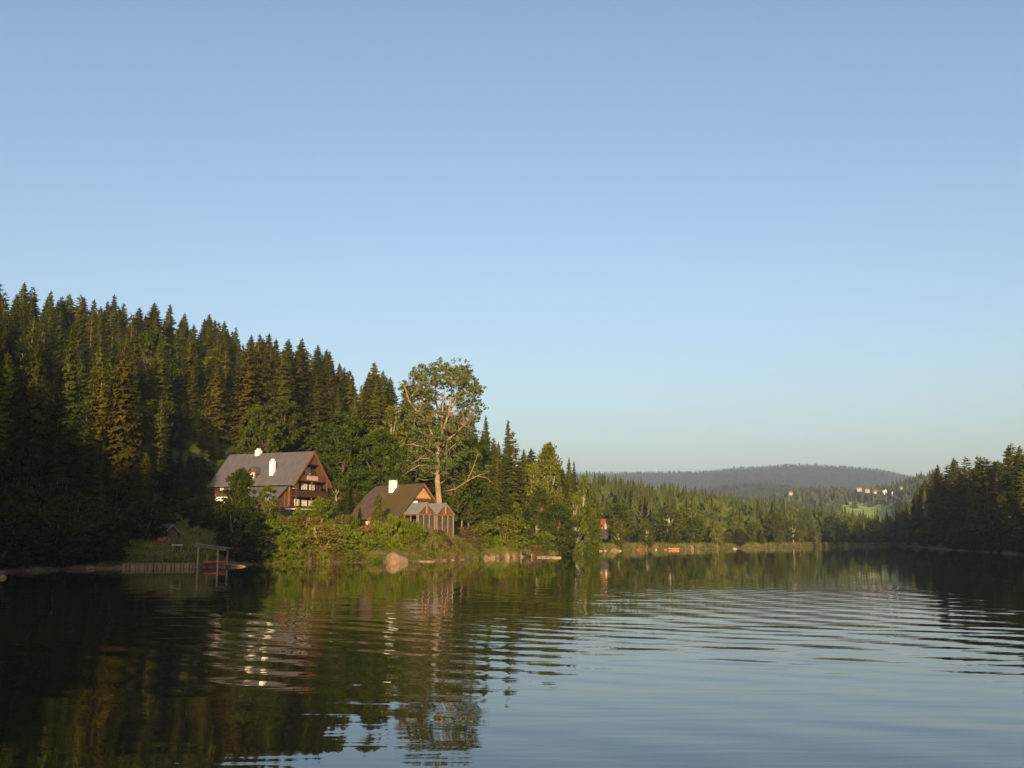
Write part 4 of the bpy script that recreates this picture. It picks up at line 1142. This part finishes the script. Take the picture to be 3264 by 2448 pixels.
TP('broad1','broadleaf_tree',452,470,186,17,'low leafy tree behind the twin porches','tree')
TP('spruce3','spruce_tree',486,414,235,10,'narrow dark spruce just right of the ash crown','tree')
TP('spruce0','spruce_tree',508,418,240,11,'tallest dark spruce between ash and point','tree')
TP('pine1','pine_tree',513,430,205,17,'orange trunked pine standing on the point','tree')
TP('pine0','pine_tree',497,455,198,13,'thin pine left of the orange trunked one','tree')
TP('birch0','birch_tree',549,441,222,17,'tall birch crowning the trees of the point','tree')
TP('birch1','birch_tree',533,462,214,17,'pale birch with forked stem left of the tall one','tree')
TP('oval0','broadleaf_tree',526,474,222,16,'pale round leafy tree between the orange trunked pine and the tall birch','tree')
TP('oval0','broadleaf_tree',556,462,232,13,'leafy tree in the gap right of the tall birch','tree')
TP('oval1','broadleaf_tree',590,488,258,11,'leafy tree standing outermost on the point','tree')
TP('oval0','broadleaf_tree',548,508,204,11,'round leafy tree between the two willows and the jetty','tree')
TP('sapling','birch_tree',514,500,202,11,'young birch below the orange trunked pine','tree')
TP('oval1','broadleaf_tree',541,486,208,15,'leafy tree below the birch with forked stem','tree')
TP('sapling','birch_tree',575,492,232,13,'bright slim birch near the right end of the point','tree')
TP('oval1','broadleaf_tree',484,478,192,16,'leafy tree right of the bare fallen limb','tree')
TP('sapling','birch_tree',458,452,200,13,'pale slender birch close behind the right side of the ash','tree')
TP('oval0','broadleaf_tree',425,452,192,15,'leafy tree filling the gap left of the ash trunk','tree')
TP('oval0','broadleaf_tree',503,492,200,13,'leafy tree at the foot of the thin pine','tree')
TP('birch2','birch_tree',563,500,214,14,'drooping birch near the tip of the point','tree')
TP('spruce4','spruce_tree',569,456,262,8,'pointed spruce at the right end of the point, left one of a pair','tree')
TP('spruce2','spruce_tree',574,459,266,8,'pointed spruce at the right end of the point, right one of a pair','tree')
TP('birch1','birch_tree',583,474,255,13,'birch at the rightmost tip of the point','tree')
TP('oval1','willow_tree',558,503,204,20,'big willow hanging over the water on the point','tree')
TP('broad2','willow_tree',585,506,246,13,'willow at the waterline beyond the point','tree')
TP('birch0','birch_tree',536,516,202,12,'small birch over the jetty','tree')
TP('broad0','broadleaf_tree',523,519,198,13,'bushy tree left of the jetty','tree')
# round bush-like trees on the shore of the houses
TP('oval0','broadleaf_tree',241,467,150,15.5,'round topped tree covering the left part of the lodge front','tree')
TP('sapling','birch_tree',268,484,152,14,'slender birch in front of the lodge lean-to','tree')
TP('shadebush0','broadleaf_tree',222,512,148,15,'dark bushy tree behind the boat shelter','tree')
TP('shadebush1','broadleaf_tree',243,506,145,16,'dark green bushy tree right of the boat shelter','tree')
TP('bush1','bush',321,495,163,13,'bright bush below the lodge balcony','bush')
TP('bush3','bush',300,507,160,13,'bush at the foot of the lodge corner','bush')
TP('bush0','bush',283,516,153,13,'green bush under the slender birch','bush')
TP('bush1','bush',504,513,192,24,'big round bush above the stone heap','bush')
TP('bush0','bush',482,520,188,14,'bright bush left of the big round one','bush')
TP('bush2','bush',391,512,152.6,11,'bright green pointed bush in front of the cottage roof','bush')
TP('bush0','bush',377,520,153,11,'green bush left of the pointed one before the cottage','bush')
TP('birch2','birch_tree',379,494,157,6.5,'slim sapling in front of the cottage roof','tree')
TP('drybush1','bush',366,523,152,13,'brownish shrub under the left end of the cottage','bush')
TP('drybush0','bush',343,514,156,13,'brownish shrub left of the cottage','bush')
TP('bush2','bush',352,513,158,9,'tall shrub hiding the left end of the cottage wall','bush')
TP('drybush0','bush',372,516,156,9,'brown tinged shrub under the cottage eave','bush')
TP('skirtspruce0','spruce_tree',360,506,158,5,'little spruce standing before the cottage eave','tree')
TP('bush3','bush',410,519,156,9,'shrub covering the lower part of the left porch','bush')
TP('bush0','bush',404,514,157,11,'leafy bush in front of the left porch','bush')
TP('bush1','bush',417,520,158,9,'small leafy bush between the porches and the leaning pole','bush')
TP('skirtspruce1','spruce_tree',348,480,176,6,'little dark spruce between lodge and cottage','tree')
TP('bush3','bush',405,527,155,12,'green bush left of the leaning pole','bush')

# random undergrowth along the sunny bank
def fill_bushes():
    G = 'undergrowth on the sunny bank'
    rd = random.Random(11)
    n = 0
    px = 256.0
    while px < 590:
        S = float(np.interp(math.degrees(az_of(px)), KD, KR[:, 1]))
        for row in range(7 if 410 < px < 480 else 4):
            q = px + rd.uniform(-3, 3); r = S + 0.8 + row*3.6 + rd.uniform(-0.6, 0.8)
            if 412 < px < 470: hh = rd.uniform(0.6, 1.2)
            elif px < 345: hh = rd.uniform(2.2, 4.2)
            elif px < 418: hh = rd.uniform(1.6, 2.8)
            elif px < 520: hh = rd.uniform(1.2, 2.6)
            else: hh = rd.uniform(2, 4.5)
            if row == 0: hh *= 0.6
            if row == 0 and 470 < px < 528: continue
            if 384 < q < 410 and row == 0: continue
            dry = rd.random() < (0.35 if px < 420 else 0.75 if px < 478 else 0.2)
            p = P(q, 540, r)
            if math.hypot(p.x-COT.x, p.y-COT.y) < 6.5 or math.hypot(p.x-HOUSE.x, p.y-HOUSE.y) < 9: continue
            key = ('drybush%d' % rd.randrange(2)) if dry else ('bush%d' % rd.randrange(4))
            lab = 'brownish low shrub in the mixed undergrowth along the sunny bank' if dry else 'green low bush in the mixed undergrowth along the sunny bank'
            tree(key, 'bush', p.x, p.y, hh, hh*rd.uniform(0.6, 0.85) if hh > 1.6 else hh*1.1, lab, 'bush', G, parts=False)
            n += 1
        px += 11.5
    for i in range(64):
        q = rd.uniform(412, 482); S = float(np.interp(math.degrees(az_of(q)), KD, KR[:, 1])); p = P(q, 540, S + rd.uniform(0.6, 13))
        hh = rd.uniform(0.6, 1.25)
        tree('drybush%d' % rd.randrange(2) if rd.random() < .7 else 'bush%d' % rd.randrange(4), 'bush', p.x, p.y, hh, hh*rd.uniform(.8, 1.1), 'low weedy shrub on the bank below the cottage porches', 'bush', 'weedy shrubs below the porches', parts=False)
    # shaded bank, left
    px = 2.0
    while px < 256:
        S = float(np.interp(math.degrees(az_of(px)), KD, KR[:, 1]))
        if not (112 < px < 232):
            for row in range(5 if px < 112 else 3):
                r = S + 2.5 + row*5 + rd.uniform(-0.5, 0.8); p = P(px, 540, r)
                tree('shadebush%d' % rd.randrange(2), 'bush', p.x, p.y, rd.uniform(2.6, 6.0), rd.uniform(2.4, 3.8), 'dark bush on the shaded bank at the left', 'bush', 'bushes on the shaded bank', parts=False)
        px += 13
    for (q, r, hh) in ((232,158,4.0),(224,150,3.6),(160,146,3.4),(152,140,3.6),(144,136,3.8),(188,150,2.2),(198,144,2.0),(184,196,4),(196,200,4),(170,172,3.0),(180,182,3.2),(150,170,3.5),(158,182,3.5),(168,192,4.5),(176,186,3.4),(186,190,3.5),(193,176,2.4),(203,160,2.4),(190,158,2.0),(208,150,2.2),(178,165,2.2),(168,160,2.5),(215,146,2.4)):
        p = P(q, 540, r); tree('shadebush%d' % rd.randrange(2), 'bush', p.x, p.y, hh, hh*0.75, 'bush on the green slope between left shore trees and lodge', 'bush', 'bushes on the lawn slope', parts=False)
fill_bushes()

# ------------------------------------------------------------------ the wooded hillside, tree by tree
def free(x, y, rad):
    for (a, b, w) in TAKEN:
        if math.hypot(x-a, y-b) < (w*0.55 + rad*0.5): return False
    for c, ra in ((HOUSE, 15), (COT, 12.5)):
        if math.hypot(x-c.x, y-c.y) < ra: return False
    return True
LODPOS = []
def hillside():
    rd = random.Random(3)
    cnt = 0; cand = []
    r = 150.0
    while r < 352:
        step = 7.6/r
        a = az_of(-24)
        while a < az_of(592):
            aa = a + rd.uniform(-.35, .35)*step; rr = r + rd.uniform(-3.6, 3.6)
            a += step
            d = math.degrees(aa)
            px = 512 + 1007*math.tan(aa)
            S = float(np.interp(d, KD, KR[:, 1])); D = float(np.interp(d, KD, KR[:, 4]))
            if px > 560: D = min(D, 330)
            if rr < S + (16 if px < 145 else 40 if px < 478 else 22) or rr > D+10: continue
            if 145 < px < 232 and rr < 198: continue
            if 232 <= px < 478 and rr < 203: continue
            x, y = rr*math.sin(aa), rr*math.cos(aa)
            if not free(x, y, 4): continue
            cand.append((x, y, rr, px, D))
        r += 9.0
    return cand
cand = hillside()
print('hillside trees', len(cand))
rd = random.Random(9)
for (x, y, rr, px, D) in cand:
    crest = rr > D-14
    h = rd.uniform(16.5, 21.5) if crest else rd.uniform(14.5, 24)
    if px > 400: h *= 0.92
    u = rd.random()
    if u < 0.76 or crest:
        key = 'spruce%d' % rd.randrange(5); nm = 'spruce_tree'
        if u < 0.05 and not crest: key = 'goldspruce%d' % rd.randrange(2)
        lab = ('dark pointed spruce on the skyline of the left hill' if crest else
               'spruce in the dense wood on the upper left hillside' if px < 300 else 'spruce in the wood sloping down behind the ash tree')
        grp = 'spruces on the left skyline' if crest else 'spruces covering the hillside'
    elif u < 0.90:
        key = 'pine%d' % rd.randrange(2); nm = 'pine_tree'; lab = 'pine with reddish stem among the hillside spruces'; grp = 'pines among the spruces'
    else:
        key = ('broad%d' if rd.random() < .6 else 'birch%d') % rd.randrange(3); nm = 'broadleaf_tree'; h *= 0.62
        lab = 'round leafy tree among the hillside spruces'; grp = 'leafy trees among the spruces'
    w = h*rd.uniform(0.14, 0.215) if nm != 'broadleaf_tree' else h*rd.uniform(.3, .4)
    o = tree(key, nm, x, y, h, w, lab, 'tree', grp, parts=False)
    o.rotation_euler.x = R(rd.gauss(0, 1.3)); o.rotation_euler.y = R(rd.gauss(0, 1.3))

# right hand wood
rd = random.Random(21); nr = 0
r = 356.0
for row in range(9):
    a = az_of(906)
    while a < az_of(1040):
        d = math.degrees(a); S = float(np.interp(d, KD, KR[:, 1])); px = 512+1007*math.tan(a)
        rr = S + 5 + row*10 + rd.uniform(-3, 3)
        aa = a + rd.uniform(-.3,.3)*9/rr
        a += 8.3/rr
        if rr > 640: continue
        x, y = rr*math.sin(aa), rr*math.cos(aa)
        h = rd.uniform(18, 26) if row > 0 else rd.uniform(14, 22)
        if rd.random() < 0.16: tree('birch%d' % rd.randrange(3), 'birch_tree', x, y, h*0.75, h*0.2, 'birch in the shadowy wood at the right edge', 'tree', 'leafy trees of the right hand wood', parts=False)
        else:
            u = rd.random(); key = 'pine%d' % rd.randrange(2) if u < 0.25 else 'spruce%d' % rd.randrange(5)
            tree(key, 'pine_tree' if u < 0.25 else 'spruce_tree', x, y, h, h*rd.uniform(.16,.21), 'reddish stemmed pine in the shadowy wood at the right' if u < 0.25 else 'dark spruce in the shadowy wood at the right', 'tree', 'pines of the right hand wood' if u < .25 else 'spruces of the right hand wood', parts=False)
        nr += 1
for i in range(18):
    q = rd.uniform(912, 1032); d = px2deg(q); S = float(np.interp(d, KD, KR[:, 1])); p = P(q, 540, S + rd.uniform(1.5, 6))
    tree('shadebush%d' % rd.randrange(2), 'bush', p.x, p.y, rd.uniform(2.5, 6), rd.uniform(3, 4.5), 'dark bush at the foot of the right hand wood', 'bush', 'bushes under the right hand wood', parts=False)
print('right wood', nr)

# far bank: first rows tree by tree
rd = random.Random(33); nf = 0
TP('birch0','birch_tree',620,507,338,11,'white stemmed birch on the far bank right of the red roofed cabin','tree')
TP('pine0','pine_tree',608,500,343,8,'tall pine beside the red roofed cabin','tree')
TP('broad0','broadleaf_tree',643,527,362,10,'round leafy tree behind the red boat','tree')
TP('broad2','broadleaf_tree',738,531,410,8,'round willow bush on the far bank, middle','bush')
TP('broad0','broadleaf_tree',726,533,404,7,'smaller willow bush left of the middle round one','bush')
for row in range(2):
    px = 588.0
    while px < 935:
        d = px2deg(px); S = float(np.interp(d, KD, KR[:, 1]))
        rr = S + 4 + row*12 + rd.uniform(-3, 3); 
        q = px + rd.uniform(-1.5, 1.5)
        p = P(q, 540, rr)
        stepm = 8.5 if rr < 500 else 11
        px += stepm*1007/rr
        if 594 < q < 610 and row < 3: continue
        if not free(p.x, p.y, 2.5): continue
        leafy = rd.random() < (0.7 if row < 2 else 0.25)
        if row == 0 and q > 780: h = rd.uniform(5, 9); leafy = True
        elif row == 0: h = rd.uniform(7, 13)
        else: h = rd.uniform(11, 19)
        if leafy:
            key = ('broad%d' if rd.random() < .5 else 'birch%d') % rd.randrange(3)
            tree(key, 'broadleaf_tree', p.x, p.y, h*0.85, h*rd.uniform(.25,.36), 'leafy tree in the front rows of the far bank', 'tree', 'leafy trees on the far bank', parts=False)
        else:
            tree('spruce%d' % rd.randrange(5), 'spruce_tree', p.x, p.y, h, h*rd.uniform(.18,.23), 'spruce in the front rows of the far bank', 'tree', 'spruces on the far bank', parts=False)
        nf += 1
print('far bank', nf)

# ------------------------------------------------------------------ woods too many to count
def lod_tree(g, levels, per, tris2):
    T = []
    for li in range(levels):
        t = li/levels; z = 0.06 + 0.94*t; Lb = (1-t)**0.75 + 0.06
        a0 = g.random()*6.28; dz = 1.5/levels
        for k in range(per):
            a = a0 + 6.283*k/per + g.normal()*0.2; L = Lb*(0.7+0.5*g.random()); w = 3.4/per
            tip = (math.cos(a)*L, math.sin(a)*L, z - 0.05 - 0.04*g.random())
            b1 = (math.cos(a-w)*L*0.5, math.sin(a-w)*L*0.5, z-0.01); b2 = (math.cos(a+w)*L*0.5, math.sin(a+w)*L*0.5, z-0.01)
            top = (0, 0, min(1.04, z+dz))
            if tris2: T += [(b1, tip, top), (tip, b2, top)]
            else: T += [(b1, b2, top)] if per > 4 and False else [((math.cos(a-w)*L, math.sin(a-w)*L, z-0.04), (math.cos(a+w)*L, math.sin(a+w)*L, z-0.04), top)]
    return np.array(T).reshape(-1, 3)
def lod_round(g, n):
    T = []
    c = g.normal(size=(n, 3)); c /= np.linalg.norm(c, axis=1)[:, None]
    c *= np.array([0.85, 0.85, 0.42]) * (0.75+0.35*g.random((n, 1))); c[:, 2] += 0.5
    for p in c:
        u = g.normal(size=3)*0.30; v = g.normal(size=3)*0.30
        u[2] *= .5; v[2] *= .5
        T.append((p-u-v*.5, p+u-v*.5, p+v))
    return np.array(T).reshape(-1, 3)
def merge(name, pos, kinds, label, mats):
    """pos rows: x, y, z, h, w, kind index, material index"""
    g = np.random.default_rng(1)
    VV, MI = [], []
    for row in pos:
        x, y, z, h, w, ki, mi = row
        T = kinds[int(ki)]; a = g.random()*6.28; ca, sa = math.cos(a), math.sin(a)
        V = np.empty_like(T); V[:, 0] = (T[:, 0]*ca - T[:, 1]*sa)*w + x; V[:, 1] = (T[:, 0]*sa + T[:, 1]*ca)*w + y; V[:, 2] = T[:, 2]*h + z
        VV.append(V); MI.append(np.full(len(V)//3, int(mi)))
    V = np.vstack(VV)
    me = np_mesh(name, V, np.arange(len(V)).reshape(-1, 3), mats, np.concatenate(MI))
    print(name, len(pos), len(V)//3)
    return tag(add_obj(name, me), label, 'forest', None, 'stuff')
g = np.random.default_rng(17)
K1 = [lod_tree(g, 13, 6, True) for _ in range(6)] + [lod_round(g, 150) for _ in range(4)]
K2 = [lod_tree(g, 6, 5, False) for _ in range(6)] + [lod_round(g, 40) for _ in range(3)]
# second material for leafy crowns of the distant woods
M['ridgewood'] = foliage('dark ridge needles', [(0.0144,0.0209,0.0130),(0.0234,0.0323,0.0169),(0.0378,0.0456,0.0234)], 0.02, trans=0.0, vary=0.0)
M['farleaf'] = foliage('distant leaves', [(0.024,0.038,0.010),(0.04,0.058,0.012),(0.075,0.085,0.018)], 0.11, trans=0.0, vary=0.0)
FM = [M['farwood'], M['farleaf'], M['ridgewood']]
pos = []
rd = random.Random(41)
# far shore hill
r = 380.0
while r < 1160:
    sp = 6.6 + r*0.0030
    a = az_of(572)
    while a < az_of(934):
        aa = a + rd.uniform(-.4,.4)*sp/r; rr = r + rd.uniform(-.4,.4)*sp; a += sp/r
        d = math.degrees(aa); px = 512+1007*math.tan(aa)
        S = float(np.interp(d, KD, KR[:, 1])); D = float(np.interp(d, KD, KR[:, 4]))
        if rr < S + 29 or rr > D + 60: continue
        x, y = rr*math.sin(aa), rr*math.cos(aa); z = ground_z(x, y)
        leaf = rd.random() < 0.22
        h = rd.uniform(13, 22) * (0.75 if leaf else 1)
        pos.append((x, y, z-0.3, h, h*(0.32 if leaf else rd.uniform(.15,.2)), rd.randrange(6) if not leaf else 6+rd.randrange(4), 1 if leaf else 0))
    r += sp*0.95
merge('forest', pos, K1, 'dense mixed wood covering the low hill beyond the lake', FM)
# distant hills; open ground is left for two meadows
pos = []
def meadow(px, rr):
    if not (1120 < rr < 1720): return False
    y0 = None
    if rr > 1640 and rd.random() < 0.25: return False
    return (843 < px < 897) or (780 < px < 798 and rr > 1500)
r = 1180.0
while r < 5000:
    sp = 8.0 + (r-1180)*0.0022
    a = az_of(560)
    while a < az_of(1000):
        aa = a + rd.uniform(-.45,.45)*sp/r; rr = r + rd.uniform(-.45,.45)*sp; a += sp/r
        px = 512+1007*math.tan(aa)
        if meadow(px, rr): continue
        if (px > 945 or px < 640) and rr < 2500: continue
        if px < 570: continue
        if 1760+60 < rr < 2250 or 2760 < rr < 3300: continue
        x, y = rr*math.sin(aa), rr*math.cos(aa); z = ground_z(x, y)
        leaf = rd.random() < 0.15
        h = rd.uniform(14, 23) if rr < 2600 else rd.uniform(7, 11)
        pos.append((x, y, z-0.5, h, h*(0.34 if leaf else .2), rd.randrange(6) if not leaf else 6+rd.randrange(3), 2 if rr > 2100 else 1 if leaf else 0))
    r += sp
merge('forest', pos, K2, 'bluish wooded hills in the far distance behind the lake', FM)
# the wood going on outside the picture on both banks (it shades the water's edge)
TP('deadspruce','spruce_tree',996,472,300,9,'dying reddish brown spruce in the right hand wood','tree')
TP('deadspruce','spruce_tree',985,494,296,7,'smaller dying reddish spruce beside the larger one at right','tree')
pos = []
for i in range(760):
    x = rd.uniform(-155, -33.0); y = rd.uniform(25, 37)
    top = float(np.interp(x, [-155,-99,-76,-64,-58,-54,-48,-42,-31], [54,49,45,37.5,31,29.5,28,24,19])) * rd.uniform(0.93, 1.03)
    if x < -0.56*y - 200: continue
    z = ground_z(x, y)
    if z < 0.05: continue
    h = max(3.0, top-z)
    pos.append((x, y, z-0.3, h, 1.9 if x > -46 else max(2.6, h*0.17), rd.randrange(6), 0))
for i in range(500):
    th = R(rd.uniform(28.6, 50)); S = float(np.interp(math.degrees(th), KD, KR[:, 1])); rr = S + rd.uniform(3, 90)
    if i % 3 and rr > S+35: continue
    x, y = rr*math.sin(th), rr*math.cos(th); z = ground_z(x, y); h = rd.uniform(7, 12) if th < R(36) else rd.uniform(16,24)
    pos.append((x, y, z-0.3, h, h*0.17, rd.randrange(6), 0))
for i in range(420):
    th = R(rd.uniform(-42, -28.4)); S = float(np.interp(math.degrees(th), KD, KR[:, 1])); rr = S + rd.uniform(6, 220)
    if rr < 150: continue
    x, y = rr*math.sin(th), rr*math.cos(th); z = ground_z(x, y); h = rd.uniform(18, 28)
    pos.append((x, y, z-0.3, h, h*0.17, rd.randrange(6), 0))
merge('forest', pos, K1, 'spruce wood continuing along both banks beyond the picture edges', FM)

# meadow grass and reeds along the waterline
def grass():
    g = np.random.default_rng(5); T = []; 
    rd = random.Random(8)
    for i in range(9000):
        u = rd.random()
        if u < 0.62: px = rd.uniform(256, 590)
        elif u < 0.8: px = rd.uniform(100, 215)
        else: px = rd.uniform(590, 920)
        d = px2deg(px); S = float(np.interp(d, KD, KR[:, 1]))
        off = abs(rd.gauss(0, 1.0))*(6 if px < 590 else 5) + 0.2
        if 112 < px < 215: off = rd.uniform(0.8, 28)
        if 415 < px < 475: off = rd.uniform(0.5, 12)
        p = P(px, 540, S+off); z = ground_z(p.x, p.y)
        s = (0.55 if px < 250 else 0.9)*(1 if px < 590 else 1.6)
        for k in range(7):
            a = g.random()*6.28; b = np.array([p.x + g.normal()*0.35, p.y+g.normal()*0.35, z-0.05]); hh = s*(0.5+0.7*g.random()); w = 0.035*(1 if px < 590 else 2.5)
            T.append((b + [math.cos(a)*w, math.sin(a)*w, 0], b - [math.cos(a)*w, math.sin(a)*w, 0], b + [g.normal()*0.2, g.normal()*0.2, hh]))
    T = np.array(T).reshape(-1, 3)
    gm = foliage('long grass', [(0.07,0.085,0.016),(0.13,0.13,0.03),(0.24,0.18,0.055)], 0.25, trans=0.3, vary=0)
    tag(add_obj('long_grass', np_mesh('long grass', T, np.arange(len(T)).reshape(-1,3), gm)), 'tall yellowing grass and weeds along the waterline', 'grass', None, 'stuff')
grass()

# ------------------------------------------------------------------ haze
def haze():
    m, nt, b = mat('summer evening air')
    nt.nodes.remove(b)
    v = nt.nodes.new('ShaderNodeVolumePrincipled')
    v.inputs['Color'].default_value = (0.55, 0.68, 1.0, 1)
    v.inputs['Density'].default_value = 0.00009
    v.inputs['Anisotropy'].default_value = 0.0
    nt.links.new(v.outputs[0], nt.nodes['Material Output'].inputs['Volume'])
    mb = MB(); mb.box(-7000, 7000, -900, 12500, -6.0, 460.0)
    tag(mb.build('haze', m), 'thin bluish evening haze over the lake and hills', 'haze', None, 'stuff')
haze()
